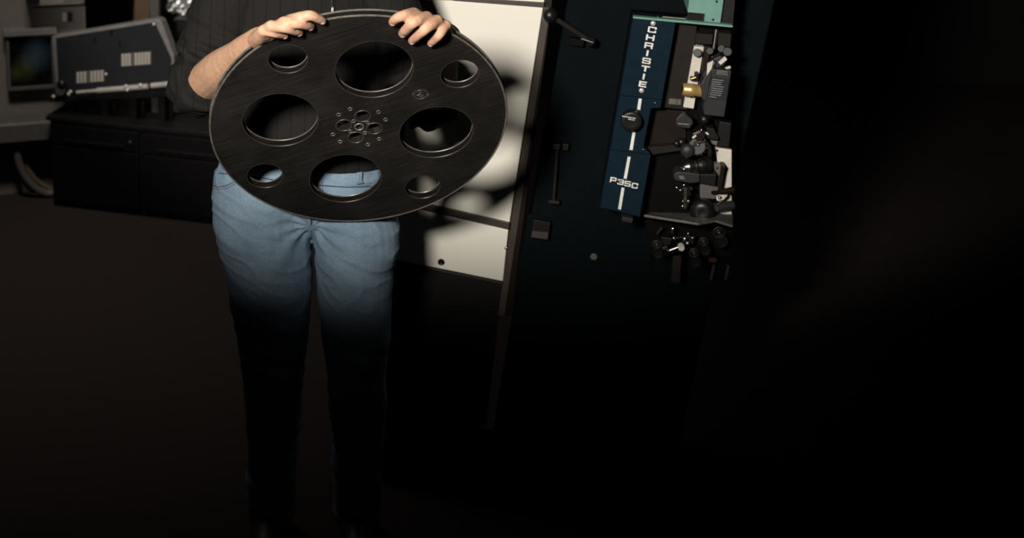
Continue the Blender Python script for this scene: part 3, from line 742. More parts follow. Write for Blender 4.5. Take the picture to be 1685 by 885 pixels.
    # waistband under the sweater hem, with its loops
    for x, y in ((417, 271), (512, 288), (590, 292), (372, 268)):
        h = bj.ray_cast(CAM, ray(x, y).normalized())
        if h[0] is None: continue
        nr = V((h[1].x, h[1].y, 0)).normalized()
        fr = Frame(h[0] + nr * .002, V((-nr.y, nr.x, 0)), (0, 0, 1))
        MB().bevbox(fr, -.006, .006, -.012, .014, -.004, .005, .0012).build('belt_loop', 'denim', jn)
        MB().cyl(fr.p(-.007, -.010, .004), fr.p(.007, -.010, .004), .0028, 8).build('loop_bar', 'stitch', jn)
    seam([(360, 285), (385, 287), (417, 290), (460, 298), (512, 304), (570, 308), (630, 306)], .0013, 'waistband_seam', 'denim_dark')
    # shoes
    for (a, k, an) in legs:
        sh = MB(); sh.limb([an + V((0, .045, -.045)), an + V((0, -.05, -.045)), an + V((0, -.14, -.055)), an + V((0, -.185, -.06))], ((.036, .044), (.042, .045), (.046, .034), (.036, .026)), 20, 6)
        o = sh.build('shoe', 'leather', body)
        for v in o.data.vertices: v.co.z = max(v.co.z, .014)
        so = MB(); pts = [(-.038, .09), (-.04, .0), (-.05, -.1), (-.04, -.18), (0, -.215), (.04, -.18), (.05, -.1), (.04, 0), (.038, .09), (0, .105)]
        so.prism(Frame((an.x, an.y, 0), (1, 0, 0), (0, 1, 0)), pts, 0, .0138).build('sole', 'black_plastic', o)
    return body
person()

# ================================================================== WHITE EQUIPMENT CABINET (pitched like the projector)
def tilted(o, yaw, tilt):
    h = V((cos(yaw), -sin(yaw), 0)); z = V((0, 0, 1))
    return Frame(o, h * cos(tilt) - z * sin(tilt), z * cos(tilt) + h * sin(tilt))
DF = tilted(at(865, 190, 2.90), radians(10), radians(5.6))
def white_cabinet():
    t = thing('white_cabinet', 'tall white equipment cabinet with brown metal trim, behind the man', 'cabinet', DF.w(800, 460))
    # carcass behind the doors, down to the floor
    fz = lambda x: DF.px(x, 300)[0]
    uR = DF.px(853, 366)[0]; uR2 = DF.px(905, 12)[0]
    uL = DF.px(640, 300)[0]
    def vfloor(u): # v where the frame meets the floor at n = 0
        return (0 - DF.p(u, 0, 0).z) / DF.v.z
    ur = (uR + uR2) / 2
    MB().prism(DF, [(uL - .03, vfloor(uL - .03) + .02), (ur - .004, vfloor(ur) + .02), (ur - .004, .62), (uL - .03, .62)], -.30, -.012).build('carcass', 'brown_trim', t)
    for u in (uL, ur - .08):
        MB().prism(DF, [(u, vfloor(u) + .004), (u + .05, vfloor(u + .05) + .004), (u + .05, vfloor(u + .05) + .0195), (u, vfloor(u) + .0195)], -.27, -.22).build('foot', 'black_plastic', t)
        MB().prism(DF, [(u, vfloor(u) - .002), (u + .05, vfloor(u + .05) - .002), (u + .05, vfloor(u + .05) + .0195), (u, vfloor(u) + .0195)], -.07, -.02).build('foot', 'black_plastic', t)
    # panels, each standing in its own brown frame
    up = MB().pprism(DF, [(698, 0), (744, 1), (893.5, 12.5), (838.5, 366), (718, 338), (650, 322)], -.0118, 0).build('upper_panel', 'white_enamel', t, .002)
    MB().pprism(DF, [(640, 333), (716, 351), (836.5, 378.5), (827.5, 463), (620, 421)], -.0118, 0).build('lower_panel', 'white_enamel', t, .002)
    MB().pprism(DF, [(620, 423), (827.2, 465), (800, 700), (600, 660)], -.0118, -.004).build('added_base_panel', 'black_satin', t, .002)  # added black panel, keeps the unseen lower cabinet dark under the key light
    MB().pprism(DF, [(752, -4), (895, 5), (905, -60), (760, -66)], -.0118, 0).build('top_panel', 'white_enamel', t, .002)
    MB().pprism(DF, [(745, -5), (896, 4.5), (895, 12.5), (744, 1)], -.0118, .006).build('trim_rail', 'brown_trim', t, .001)
    MB().pprism(DF, [(640, 322), (718, 339), (838.5, 367), (837, 378), (716, 350.5), (640, 332.5)], -.0118, .006).build('trim_rail', 'brown_trim', t, .001)
    MB().pprism(DF, [(894, 12), (906, 12), (830, 520), (819, 520)], -.0118, .008).build('trim_post', 'brown_trim', t, .001)
    MB().pprism(DF, [(906.5, -64), (917, -62), (841, 520), (830.5, 520)], -.20, .004).build('trim_post', 'brown_bakelite', t, .001)
    MB().pprism(DF, [(691, -60), (699, -60), (695, 40), (687, 40)], -.0118, .010).build('trim_post', 'black_satin', t, .001)
    MB().pprism(DF, [(640, -60), (690, -60), (686, 60), (640, 60)], -.0118, -.003).build('side_panel', 'cream_plate', t, .001)
    g = MB().lathe(DF.w(726, 431, 0), DF.n, [(.0002, .0088), (.0012, .0088), (.0016, .0075), (.0008, .0065)], 24).build('cable_hole', 'black_plastic', t)
    sc = MB().ball(DF.w(833, 408, .003), .0045, DF.n, .7).build('screw', 'steel', t)
white_cabinet()

# ================================================================== PROJECTOR
PF = tilted(at(1050, 190, 2.72), radians(10), radians(5.6))
BN = -.16                       # the dark console face behind the projector head
def console():
    t = thing('projector_pedestal', 'tall blue-black projector pedestal with a ball-topped crank, right of the white cabinet', 'pedestal', PF.w(960, 460, BN))
    def vf(u, n): return (0 - PF.p(u, 0, n).z) / PF.v.z
    a = PF.px(925, 100, BN)[0]; uL = PF.px(912, 0, BN)[0]; uLb = PF.px(838, 458, BN)[0]
    ul = uLb + .012; ur = PF.px(1222, 250, BN)[0]
    ul = max((DF.w(x_, y_, .008) - PF.o).dot(PF.u) for x_, y_ in ((918, -62), (842, 520))) + .005
    MB().prism(PF, [(ul, vf(ul, BN) + .03), (ur, vf(ur, BN) + .03), (ur, .62), (ul, .62)], BN - .30, BN).build('body', 'teal_black', t, .004)
    MB().prism(PF, [(ul - .0, vf(ul, BN)), (ur, vf(ur, BN)), (ur, vf(ur, BN) + .0295), (ul, vf(ul, BN) + .0295)], BN - .25, BN - .02).build('plinth', 'black_plastic', t)
    # access door low on the pedestal
    MB().pprism(PF, [(868, 352), (1075, 392), (1062, 600), (840, 560)], BN + .0005, BN + .005).build('access_door', 'teal_black', t, .001)
    MB().lathe(PF.w(977, 422, BN + .0052), PF.n, [(0, .0085), (.002, .0085), (.003, .0075)], 24).build('round_plug', 'grey_hose', t)
    # crank with ball knob
    k = MB().cyl(PF.w(908, 27, BN + .065), PF.w(972, 68, BN + .045), .0062, 16).build('crank_arm', 'inner_panel', t)
    MB().ball(PF.w(905, 25, BN + .068), .0185, PF.n, 1, 28, 16).build('ball_knob', 'black_plastic', k)
    MB().cyl(PF.w(972, 68, BN + .0005), PF.w(972, 68, BN + .056), .011, 20).build('pivot', 'recess', k)
    MB().cyl(PF.w(956, 63.5, BN + .054), PF.w(976, 70, BN + .054), .003, 12).build('pin', 'steel', k)
    MB().pprism(PF, [(937, 62), (962, 66), (960, 78), (934, 74)], BN + .0005, BN + .02).build('pivot_block', 'recess', k, .002)
    # hanging rod in clips
    r = MB().cyl(PF.w(917, 247, BN + .02), PF.w(911, 331, BN + .02), .0036, 12).build('hanging_rod', 'inner_panel', t)
    MB().pprism(PF, [(910, 237), (922, 238), (921, 247), (909, 246)], BN + .0005, BN + .028).build('clip', 'black_satin', r, .001)
    MB().pprism(PF, [(926, 237), (936, 238), (935, 248), (925, 247)], BN + .0005, BN + .022).build('clip', 'black_satin', r, .001)
    MB().pprism(PF, [(903, 330), (921, 332), (920, 337), (902, 335)], BN + .0005, BN + .026).build('rod_stop', 'black_satin', r, .001)
    # small ribbed box with a label
    q = MB().pprism(PF, [(878, 362), (906, 367), (902, 396), (874, 391)], BN + .0055, BN + .03).build('relay_box', 'black_satin', t, .001)
    for i in range(3): MB().pprism(PF, [(880, 364 + i * 5), (904, 368 + i * 5), (903.6, 370 + i * 5), (879.6, 366 + i * 5)], BN + .0305, BN + .034).build('rib', 'brown_bakelite', q)
    MB().pprism(PF, [(876, 380), (902, 383), (900, 393), (874, 390)], BN + .0305, BN + .032).build('label', 'brown_trim', q)
console()

GLYPH = {  # strokes as rectangles (x0,y0,x1,y1) in a 1.5 x 1 cell
 'C': [(0, .06, .30, .94), (.10, .80, 1.42, 1), (.10, 0, 1.42, .20), (1.18, .62, 1.5, .92), (1.18, .08, 1.5, .38)],
 'H': [(0, 0, .32, 1), (1.18, 0, 1.5, 1), (.32, .40, 1.18, .62)],
 'R': [(0, 0, .32, 1), (.32, .80, 1.42, 1), (1.18, .46, 1.5, .92), (.32, .36, 1.42, .56), (1.16, 0, 1.48, .36)],
 'I': [(.58, 0, .92, 1)],
 'S': [(.08, .82, 1.42, 1), (0, .50, .30, .92), (.08, .41, 1.42, .59), (1.20, .08, 1.5, .50), (.08, 0, 1.42, .18), (1.20, .70, 1.5, .92), (0, .08, .30, .30)],
 'T': [(0, .78, 1.5, 1), (.58, 0, .92, .78)],
 'E': [(0, 0, .32, 1), (.32, .80, 1.5, 1), (.32, .41, 1.4, .60), (.32, 0, 1.5, .20)],
 'P': [(0, 0, .32, 1), (.32, .80, 1.42, 1), (1.18, .42, 1.5, .92), (.32, .32, 1.42, .52)],
 '3': [(.08, .82, 1.42, 1), (1.20, .54, 1.5, .92), (.45, .41, 1.42, .59), (1.20, .08, 1.5, .46), (.08, 0, 1.42, .18), (0, .08, .28, .28), (0, .72, .28, .92)],
 '5': [(0, .82, 1.45, 1), (0, .46, .30, .82), (0, .42, 1.42, .60), (1.20, .08, 1.5, .52), (.08, 0, 1.42, .18), (0, .08, .28, .27)],
}
def projector():
    t = thing('film_projector', 'navy blue film projector head with white lettering and brass lens barrel', 'projector', PF.w(1060, 345))
    ID = -.062      # depth of the film compartment
    # housing shell behind
    MB().pprism(PF, [(1040, 29), (1207, 44), (1200, 250), (1205, 372), (1056, 352), (988, 339)], BN + .003, ID - .002).build('back_casting', 'recess', t, .002)
    # three navy front panels
    p1 = MB().pprism(PF, [(1042, 29), (1112, 37.5), (1089.5, 164), (1020, 156.5)], ID, 0).build('front_panel', 'navy_paint', t, .0012)
    p2 = MB().pprism(PF, [(1019.6, 157.3), (1089.3, 164.8), (1087, 178), (1071.5, 178.5), (1059, 241), (1071, 254.6), (1004.6, 246)], ID, 0).build('front_panel', 'navy_paint', t, .0012)
    p3 = MB().pprism(PF, [(1004.3, 246.8), (1071, 255.4), (1053, 357), (987.5, 341)], ID, 0).build('front_panel', 'navy_paint', t, .0012)
    # lettering
    def glyph(ch, cx, cy, wpx, hpx, parent):
        u, v = PF.px(cx, cy, .0012); s = hpx / F * 2.72; sx = wpx / F * 2.72 / 1.5
        m = MB(); kk = 0
        for x0, y0, x1, y1 in GLYPH[ch]:
            kk += 1; m.box(PF, u + (x0 - .75) * sx, u + (x1 - .75) * sx, v + (y0 - .5) * s, v + (y1 - .5) * s, .0001, .0009 + kk * .00002)
        m.build('letter', 'print_white', parent)
    for ch, x, y in zip('CHRISTIE', (1073.2, 1070, 1067.6, 1065.3, 1063.8, 1062, 1059.3, 1057.6), (49, 62, 75, 87.5, 100.2, 113, 126, 138.6)):
        glyph(ch, x, y, 13.6 if ch not in 'E' else 12.3, 9.8, p1)
    for ch, x, y in zip('P35C', (1009.2, 1021.3, 1032.8, 1044.6), (296.2, 299.6, 302.4, 305.6)): glyph(ch, x, y, 10.3, 9.4, p3)
    for x, y in ((1074.7, 38.5), (1055.6, 149)):
        MB().ball(PF.w(x, y, .001), .0058, PF.n, .55).build('bolt', 'bright_metal', p1)
    for pp, q in ((p2, ((1051, 162), (1056, 162.5), (1053.5, 181), (1048.3, 180))), (p2, ((1041.5, 213), (1046.3, 213.5), (1041, 247), (1035.8, 246.5))),
                  (p3, ((1033, 257.5), (1037.8, 258.3), (1031, 294.5), (1026.2, 293.5))), (p3, ((1022.8, 308.5), (1027.6, 309.3), (1021.8, 345), (1017, 344)))):
        MB().pprism(PF, list(q), .0001, .0009).build('white_stripe', 'print_white', pp)
    for x, y in ((1078, 169), (1058, 246)): MB().ball(PF.w(x, y, .0005), .0016, PF.n, .6, 10, 6).build('rivet', 'steel', p2)
    MB().pprism(PF, [(1024, 357), (1042, 360), (1040, 367), (1023, 364)], -.05, -.012).build('latch', 'dark_grey_metal', t, .001)
    # framing knob
    c = PF.w(1038.5, 195, 0)
    k = MB().lathe(c, PF.n, [(.0005, .020), (.004, .0235), (.022, .0235), (.0255, .0215), (.027, .017), (.0262, .012), (.0262, 0.0)], 40).build('framing_knob', 'black_plastic', t)
    u, v = PF.px(1038.5, 195, .0272); m = MB(); random.seed(5)
    for row, (w0, w1) in enumerate(((-.020, .008), (-.006, .008))):
        x = w0
        while x < w1:
            l = random.uniform(.0012, .0030); m.box(PF, u + x, u + x + l, v + .001 - row * .0045, v + .003 - row * .0045, .0263, .0272); x += l + .0009
    m.build('knob_print', 'print_white', k)
    # green top lip and lamphouse
    MB().pprism(PF, [(1042, 27.2), (1206, 42), (1206, 45.5), (1041.5, 30.4)], -.014, .004).build('top_lip', 'green_paint', t, .0008)
    gz = -.03
    gb = MB().pprism(PF, [(1140, -70), (1134, 0), (1131.3, 20.5), (1160.5, 23.3), (1158.8, 36), (1185.5, 38.5), (1191, 0), (1200, -66)], -.15, gz).build('lamphouse', 'green_paint', t, .0015)
    for x, y in ((1179.3, 2.5), (1173.3, 32.4), (1150, -30)): MB().ball(PF.w(x, y, gz + .001), .0028, PF.n, .5, 12, 8).build('screw', 'black_plastic', gb)
    MB().pprism(PF, [(1131.5, 21), (1160.2, 23.6), (1158.6, 35.5), (1131, 32.5)], -.13, gz - .02).build('notch_block', 'brown_bakelite', t)
    MB().pprism(PF, [(1192, -66), (1215, -64), (1206, 40), (1186.5, 38)], -.15, gz - .012).build('lamphouse_end', 'black_satin', t)
    MB().cyl(PF.w(1090, 27.5, -.005), PF.w(1128, 31, -.005), .0026, 10).build('hinge_rod', 'steel', t)
    for x, y in ((1083, 27.5), (1129.5, 29.5)): MB().cyl(PF.w(x, y + 3, -.006), PF.w(x, y - 2, -.006), .0022, 10).build('peg', 'chrome', t)
    # ---- film compartment, left wall and floor ledge
    MB().pprism(PF, [(1113, 38.5), (1147, 43), (1131, 181), (1091, 176.5)], ID + .001, ID + .022).build('inner_plate', 'inner_panel', t, .001)
    MB().pprism(PF, [(1071, 180), (1130, 184), (1128, 247), (1060, 241)], ID + .001, ID + .006).build('recess_plate', 'brown_bakelite', t, .001)
    MB().pprism(PF, [(1060.5, 243), (1134, 238), (1150, 244), (1072, 255)], ID + .007, ID + .03).build('ledge', 'inner_panel', t, .001)
    lb = MB().pprism(PF, [(1101.5, 162), (1121, 163.5), (1120, 172.5), (1100, 171)], ID + .0225, ID + .024).build('label_plate', 'grey_metal', t)
    for x, y in ((1114.5, 164.8), (1114, 169.3)): MB().ball(PF.w(x, y, ID + .0245), .0016, PF.n, .5, 10, 6).build('rivet', 'black_plastic', lb)
    # ---- gate strip
    gs = MB().pprism(PF, [(1142.3, 76), (1158.3, 77.5), (1141.5, 179), (1124.3, 176.5)], ID + .008, ID + .03).build('gate_strip', 'cream_plate', t, .001)
    MB().cyl(PF.w(1147.5, 87, ID + .0302), PF.w(1147.5, 87, ID + .048), .0092, 20).build('gate_knob', 'dark_grey_metal', gs)
    for x, y in ((1146.3, 118.5), (1138, 160)): MB().ball(PF.w(x, y, ID + .0302), .0022, PF.n, .4, 10, 6).build('pin', 'black_plastic', gs)
    MB().pprism(PF, [(1143.5, 121), (1150.5, 122), (1149, 134), (1136, 133), (1137, 128.5), (1143, 129)], ID + .0305, ID + .05).build('film_latch', 'brown_bakelite', gs, .001)
    MB().cyl(PF.w(1137, 130, ID + .05), PF.w(1145, 127, ID + .05), .002, 10).build('latch_pin', 'brass', gs)
    MB().pprism(PF, [(1146, 55), (1174, 57), (1172, 74), (1144, 72)], ID + .001, ID + .035).build('upper_block', 'inner_panel', t, .0015)
    MB().pprism(PF, [(1160, 76), (1170, 77), (1162, 132), (1153, 131)], ID + .001, ID + .045).build('guide_rail', 'brown_bakelite', t, .0015)
    MB().cyl(PF.w(1168, 84, ID + .04), PF.w(1168, 84, ID + .06), .008, 18).build('roller', 'black_satin', t)
    MB().cyl(PF.w(1179, 48, ID + .01), PF.w(1170, 110, ID + .03), .0065, 14).build('guide_rod', 'black_plastic', t)
    MB().pprism(PF, [(1183, 54), (1204, 56), (1202, 78), (1181, 76)], ID + .001, ID + .04).build('upper_block', 'inner_panel', t, .0015)
    MB().cyl(PF.w(1187, 80, ID + .03), PF.w(1187, 80, ID + .056), .0085, 18).build('roller', 'black_satin', t)
    MB().cyl(PF.w(1197, 85, ID + .03), PF.w(1197, 85, ID + .062), .010, 18).build('roller', 'black_satin', t)
    # ---- lens barrel, mount and printed housing
    br = MB().lathe(PF.w(1122.5, 146.5, .0), PF.w(1162, 150.5, -.004) - PF.w(1122.5, 146.5, .0), [(0, .010), (.001, .0125), (.003, .0138), (.012, .0138), (.0125, .0142), (.026, .0142), (.0265, .0139), (.056, .0139)], 36).build('lens_barrel', 'brass', t)
    MB().lathe(PF.w(1122, 146.4, .0), PF.w(1162, 150.5, -.004) - PF.w(1122.5, 146.5, .0), [(0.0002, .0098), (.0006, .0098)], 30).build('lens_glass', 'black_plastic', br)
    mt = MB().pprism(PF, [(1172, 103), (1180, 100), (1172, 127), (1166, 172), (1155, 164), (1152, 140), (1158, 128)], -.04, .012).build('lens_mount', 'dark_grey_metal', t, .004)
    hs = MB().pprism(PF, [(1173, 114), (1204, 117), (1192, 193), (1158.5, 189)], -.05, .03).build('lens_housing', 'dark_grey_metal', t, .002)
    MB().pprism(PF, [(1171.5, 126), (1200, 129.5), (1195, 166), (1166, 162.5)], .0301, .0312).build('notice_plate', 'charcoal_paint', hs)
    m = MB(); random.seed(11)
    for row in range(9):
        x = 0; y0 = 130 + row * 3.55; x0 = 1172.5 - row * .55; en = random.uniform(15, 23) if row < 8 else 11
        while x < en:
            l = random.uniform(1.2, 4.2); l = min(l, en - x + .5); s_ = (x0 + x); yy = y0 + x * .12
            m.pprism(PF, [(s_, yy), (s_ + l, yy + l * .12), (s_ + l - .2, yy + l * .12 + 1.0), (s_ - .2, yy + 1.0)], .0313, .0316); x += l + .7
    for row in range(3):
        x = 0; y0 = 115.6 + row * 2.6
        while x < 16:
            l = random.uniform(1.2, 4); s_ = 1180 + x - row * .4; yy = y0 + x * .1
            m.pprism(PF, [(s_, yy), (s_ + l, yy + l * .1), (s_ + l - .2, yy + l * .1 + .8), (s_ - .2, yy + .8)], .0302, .0305); x += l + .7
    m.build('printed_notice', 'print_grey', hs)
    for q in ([(1164, 105), (1174.2, 100), (1171, 113), (1163, 125)], [(1182, 103), (1193, 93), (1197, 98), (1186, 107)], [(1193, 112), (1202, 109), (1203, 112.5), (1195, 113.5)]):
        MB().pprism(PF, q, .006, .0132).build('white_tab', 'cream_plate', mt, .0006)
    MB().pprism(PF, [(1174, 97), (1186, 92), (1198, 99), (1190, 109), (1178, 112)], -.03, .005).build('mount_arm', 'dark_grey_metal', mt, .002)
    # ---- threading gear below the lens
    lv = MB().pprism(PF, [(1122, 186.6), (1126, 187), (1139, 197), (1141, 203.5), (1134, 212), (1122, 210), (1112, 206), (1112.3, 196)], -.02, .0).build('lever_knob', 'dark_grey_metal', t, .002)
    m = MB(); x = 0; random.seed(2)
    while x < 17:
        l = random.uniform(1.0, 2.6); m.pprism(PF, [(1116 + x, 202.6 + x * .07), (1116 + x + l, 202.8 + x * .07), (1116 + x + l, 204.2 + x * .07), (1116 + x, 204 + x * .07)], .0001, .0006); x += l + .6
    m.build('lever_print', 'print_grey', lv)
    MB().cyl(PF.w(1126, 199, -.055), PF.w(1126, 199, -.021), .006, 14).build('lever_shaft', 'steel', lv)
    MB().ball(PF.w(1159, 197, -.01), .011, PF.n, .8).build('release_knob', 'black_plastic', t)
    sp = MB().cyl(PF.w(1150, 240, -.055), PF.w(1147, 241, .0), .020, 28).build('sprocket', 'black_satin', t)
    for k_ in range(14):
        a = 2 * pi * k_ / 14; q = PF.px(1147, 241, -.006)
        MB().cyl(PF.p(q[0] + .0195 * cos(a), q[1] + .0195 * sin(a), -.006), PF.p(q[0] + .0235 * cos(a), q[1] + .0235 * sin(a), -.006), .0014, 6).build('tooth', 'steel', sp)
    MB().lathe(PF.w(1131, 246.5, .0), PF.n, [(-.03, .006), (0, .006), (.0005, .0148), (.006, .0155), (.012, .0138), (.0155, .009), (.0168, .0)], 32).build('sprocket_knob', 'dark_grey_metal', t)
    MB().ball(PF.w(1113.5, 236, -.02), .008, PF.n, .9).build('thumb_screw', 'black_plastic', t)
    MB().ball(PF.w(1121, 234, -.03), .011, PF.n, .9).build('thumb_screw', 'black_plastic', t)
    sh = MB().pprism(PF, [(1140, 221), (1150, 214.5), (1156, 213), (1163, 217), (1160, 229), (1150, 233), (1143, 229)], -.04, -.002).build('pad_shoe', 'brown_bakelite', t, .002)
    for q in ([(1138.5, 226), (1144.5, 221.5), (1146.5, 224), (1140.5, 228.7)], [(1160.5, 219), (1163, 217), (1167, 221), (1164.5, 222.5)]): MB().pprism(PF, q, -.0015, .001).build('white_tab', 'cream_plate', sh, .0004)
    MB().pprism(PF, [(1140, 220), (1151, 215), (1153, 218), (1142, 223)], -.0018, .0006).build('shoe_face', 'grey_metal', sh, .0004)
    MB().ball(PF.w(1154.5, 214, .004), .0032, PF.n, .8, 12, 8).build('shoe_screw', 'chrome', sh)
    pc = MB().pprism(PF, [(1163, 210), (1175, 212), (1183, 226), (1182, 231), (1163, 228)], -.045, -.004).build('side_block', 'black_satin', t, .0015)
    MB().pprism(PF, [(1169, 231.5), (1181, 233), (1180, 240), (1172, 237)], -.045, -.012).build('side_plate', 'grey_metal', t, .001)
    arc = [PF.w(1154 + 15 * cos(a) * .95, 248 - 15 * sin(a), -.005) for a in [radians(150 - i * 13) for i in range(14)]]
    MB().tube(arc, .0052, 10).build('film_shoe', 'black_satin', t)
    MB().ball(PF.w(1148.5, 238.5, .004), .0034, PF.n, .7, 12, 8).build('hub_screw', 'steel', t)
    MB().cyl(PF.w(1165, 252, -.02), PF.w(1171, 252, -.02), .010, 18).build('roller', 'black_satin', t)
    MB().pprism(PF, [(1184, 200), (1204, 203), (1200, 243), (1179, 240)], -.055, -.02).build('motor_block', 'black_satin', t, .002)
    # cream back plate, bracket and lower sprockets
    wp_ = MB().pprism(PF, [(1176.5, 243), (1204, 246.5), (1204, 371), (1171, 359), (1186, 330), (1180, 262)], ID + .001, ID + .012).build('cream_back_plate', 'cream_plate', t, .001)
    MB().ball(PF.w(1180, 247.5, ID + .0125), .003, PF.n, .5, 12, 8).build('plate_screw', 'black_plastic', wp_)
    bk = MB().pprism(PF, [(1152, 266), (1187, 272), (1182, 312), (1176, 328), (1152, 326)], ID + .0125, ID + .035).build('sprocket_bracket', 'grey_metal', t, .0015)
    MB().pprism(PF, [(1187, 273), (1194.5, 274.5), (1192, 283), (1186, 318), (1181, 318)], ID + .0125, ID + .045).build('bracket_edge', 'brown_bakelite', bk, .0015)
    for x, y in ((1180, 276.5), (1176, 291)): MB().ball(PF.w(x, y, ID + .0355), .0026, PF.n, .5, 12, 8).build('bracket_screw', 'black_plastic', bk)
    ax0 = PF.w(1119, 276, .004); ax1 = PF.w(1166, 270, -.02); d = ax1 - ax0; L_ = d.length
    sh2 = MB().lathe(ax0, d, [(0, .002), (.002, .0042), (.006, .0042), (.008, .0075), (.014, .0095), (.018, .0115), (.019, .0125), (.022, .0125), (.023, .0105), (.034, .0105), (.035, .0132), (.039, .0132), (.040, .011), (.047, .0125), (.048, .0155), (.056, .0155)], 28).build('lower_sprocket', 'steel', t)
    MB().cyl(ax0 + d * .86, ax1, .0185, 26).build('sprocket_collar', 'black_plastic', sh2)
    MB().ball(PF.w(1126, 278.5, .006), .004, PF.n, .8, 12, 8).build('shaft_screw', 'chrome', sh2)
    pdx = [(1108, 290), (1111, 285), (1118, 283), (1130, 284), (1152, 287), (1151, 300), (1136, 302), (1118, 298), (1110, 296)]
    pd = MB().pprism(PF, pdx, -.03, .012).build('film_pad', 'dark_grey_metal', t, .002)
    for i in range(3): MB().pprism(PF, [(1117 + i * .8, 289.3 + i * 2), (1125 + i * .9, 290 + i * 2), (1125 + i * .9, 290.7 + i * 2), (1117 + i * .8, 290 + i * 2)], .0121, .0126).build('pad_print', 'print_grey', pd)
    MB().pprism(PF, [(1152, 287), (1179, 287), (1177, 306), (1151, 301)], -.04, .004).build('pad_arm', 'black_satin', t, .0015)
    # stacked chrome fittings
    st = MB().lathe(PF.w(1129, 303, -.01), PF.w(1127, 345, -.01) - PF.w(1129, 303, -.01), [(0, .006), (.004, .0115), (.012, .0115), (.013, .008), (.017, .008), (.018, .0105), (.025, .0105), (.026, .006), (.033, .006), (.034, .009), (.044, .009), (.045, .006), (.056, .006)], 24).build('tension_post', 'steel', t)
    for x, y, r in ((1125.5, 305, .0042), (1119.5, 313.5, .0042), (1114, 309, .0050), (1123, 339, .0035), (1133, 331, .0042), (1124, 331, .0036)):
        MB().ball(PF.w(x, y, .006), r, PF.n, .8, 14, 8).build('post_nut', 'chrome', st)
    MB().cyl(PF.w(1119, 313, -.01), PF.w(1140, 310, -.01), .005, 14).build('cross_pin', 'brown_bakelite', st)
    rl = MB().lathe(PF.w(1156, 342.5, -.03), PF.n + PF.u * -.12, [(0, .012), (.004, .025), (.012, .0282), (.022, .0282), (.029, .025), (.033, .017), (.0345, .010), (.033, .006), (.033, 0)], 40).build('large_roller', 'black_plastic', t)
    MB().cyl(PF.w(1174, 342, -.015), PF.w(1207, 337, -.03), .0105, 20).build('roller_shaft', 'dark_grey_metal', t)
    MB().ring(PF.w(1180, 341, -.018), PF.u, .0105, .0016, 24, 8).build('shaft_ring', 'chrome', t)
    MB().cyl(PF.w(1171, 317, -.005), PF.w(1183, 316, -.01), .0042, 14).build('lever_tip', 'black_plastic', t)
    MB().cyl(PF.w(1183, 316, -.01), PF.w(1207, 312.5, -.02), .006, 14, .008).build('lever_rod', 'brown_bakelite', t)
    q = MB().pprism(PF, [(1178, 326), (1186, 320), (1198, 322), (1190, 330), (1180, 331)], -.045, -.015).build('cast_lug', 'cream_plate', t, .002)
    MB().ball(PF.w(1184.5, 325, -.012), .0042, PF.n, .8, 14, 8).build('lug_bolt', 'chrome', q)
    # ---- shelf plate
    sf = MB()
    def wv(x, y, n): return PF.w(x, y, n)
    top = [wv(1060, 353.5, .03), wv(1149, 367.5, .055), wv(1178, 362.5, .03), wv(1206, 371, .03)]
    z = .005
    back = [wv(1070, 349, ID + .014), wv(1206, 352, ID + .014)]
    poly = [top[0], top[1], top[2], top[3], back[1], back[0]]
    dn = PF.v * -z
    sf.add(poly + [p + dn for p in poly], [[0, 1, 2, 3, 4, 5], [11, 10, 9, 8, 7, 6]] + [[i, 6 + i, 6 + (i + 1) % 6, (i + 1) % 6] for i in range(6)])
    sf.build('shelf_plate', 'grey_metal', t, .0006)
    # ---- roller cluster under the shelf
    MB().pprism(PF, [(1062, 362), (1206, 380), (1206, 425), (1066, 405)], BN + .003, -.07).build('roller_plate', 'recess', t, .002)
    for x, y, r in ((1080.5, 402, .0095), (1157.5, 397.5, .0095), (1141.5, 416, .0100), (1183, 382.5, .0125)):
        rr = MB().lathe(PF.w(x, y, -.068), PF.n, [(0, r * .9), (.04, r * .9), (.041, r * 1.3), (.052, r * 1.3), (.054, r * 1.15), (.0535, r * .8), (.051, r * .78), (.051, 0)], 32).build('guide_roller', 'black_plastic', t)
        MB().ring(PF.w(x, y, -.0140), PF.n, r * .98, .0011, 32, 6).build('roller_ring', 'dark_grey_metal', rr)
        MB().ring(PF.w(x, y, -.0160), PF.n, r * .52, .0010, 24, 6).build('bearing_ring', 'dark_grey_metal', rr)
        MB().cyl(PF.w(x, y, -.0168), PF.w(x, y, -.012), r * .2, 12).build('axle', 'dark_grey_metal', rr)
    ra = MB().cyl(PF.w(1101, 412.5, -.02), PF.w(1116, 406.5, -.02), .0045, 14, .0034).build('tension_arm', 'steel', t)
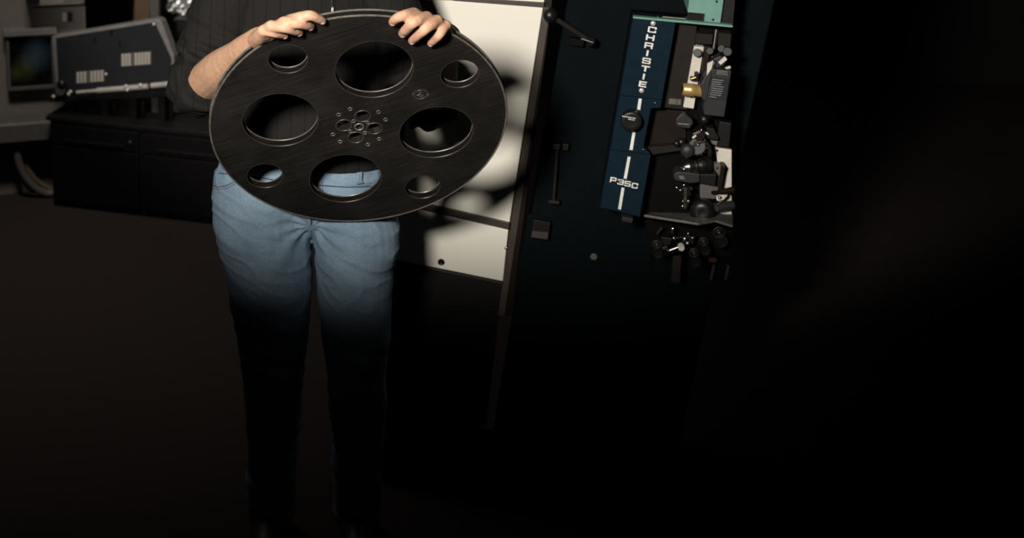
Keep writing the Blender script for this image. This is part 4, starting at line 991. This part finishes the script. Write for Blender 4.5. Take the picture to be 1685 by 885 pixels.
    MB().lathe(PF.w(1120.5, 404.5, -.03), PF.n, [(0, .0078), (.012, .0078), (.014, .0068), (.0135, .0035), (.012, .003), (.012, 0)], 24).build('arm_roller', 'cream_plate', ra)
    MB().ball(PF.w(1099.5, 412.5, -.02), .0062, PF.n, .8).build('arm_tip', 'black_plastic', ra)
    MB().pprism(PF, [(1086, 408), (1098, 405), (1100, 412), (1088, 412)], -.07, -.03).build('cam_plate', 'dark_grey_metal', t, .001)
    lvv = MB().pprism(PF, [(1105, 376), (1109, 375), (1108, 384), (1104.5, 386)], -.05, -.02).build('small_lever', 'steel', t, .001)
    MB().cyl(PF.w(1081, 385, -.04), PF.w(1090, 374, -.04), .0035, 12).build('link_rod', 'inner_panel', t)
    MB().cyl(PF.w(1108, 391.5, -.03), PF.w(1130, 388.5, -.04), .0022, 10).build('link_rod', 'steel', t)
    for x, y, r in ((1109, 392, .0042), (1132.5, 384.5, .0040), (1131.5, 400.5, .0058), (1140, 391.5, .0045), (1127, 393, .006)): MB().ball(PF.w(x, y, -.03), r, PF.n, .8, 14, 8).build('link_nut', 'steel', t)
    MB().pprism(PF, [(1088, 390), (1106, 392), (1104, 404), (1090, 402)], -.07, -.035).build('cam_block', 'black_satin', t, .002)
    MB().pprism(PF, [(1126, 387), (1146, 390), (1140, 404), (1122, 398)], -.07, -.04).build('cam_block', 'black_satin', t, .002)
    MB().pprism(PF, [(1108, 421), (1121.5, 423), (1119, 466), (1104, 464)], BN + .006, -.075).build('strut', 'inner_panel', t, .001)
    MB().ball(PF.w(1113.5, 450, -.0745), .0022, PF.n, .5, 10, 6).build('strut_screw', 'black_plastic', t)
    MB().pprism(PF, [(1168, 424), (1180, 426), (1178, 433), (1166, 431)], -.10, -.075).build('indicator_block', 'red_plastic', t, .001)
    for x in (1172, 1196): MB().cyl(PF.w(x + 3, 436, BN + .03), PF.w(x - 2, 460, BN + .03), .004, 12).build('drop_rod', 'dark_grey_metal', t)
mat('red_plastic', (0.035, 0.008, 0.006), 0.5, scale=50)
projector()
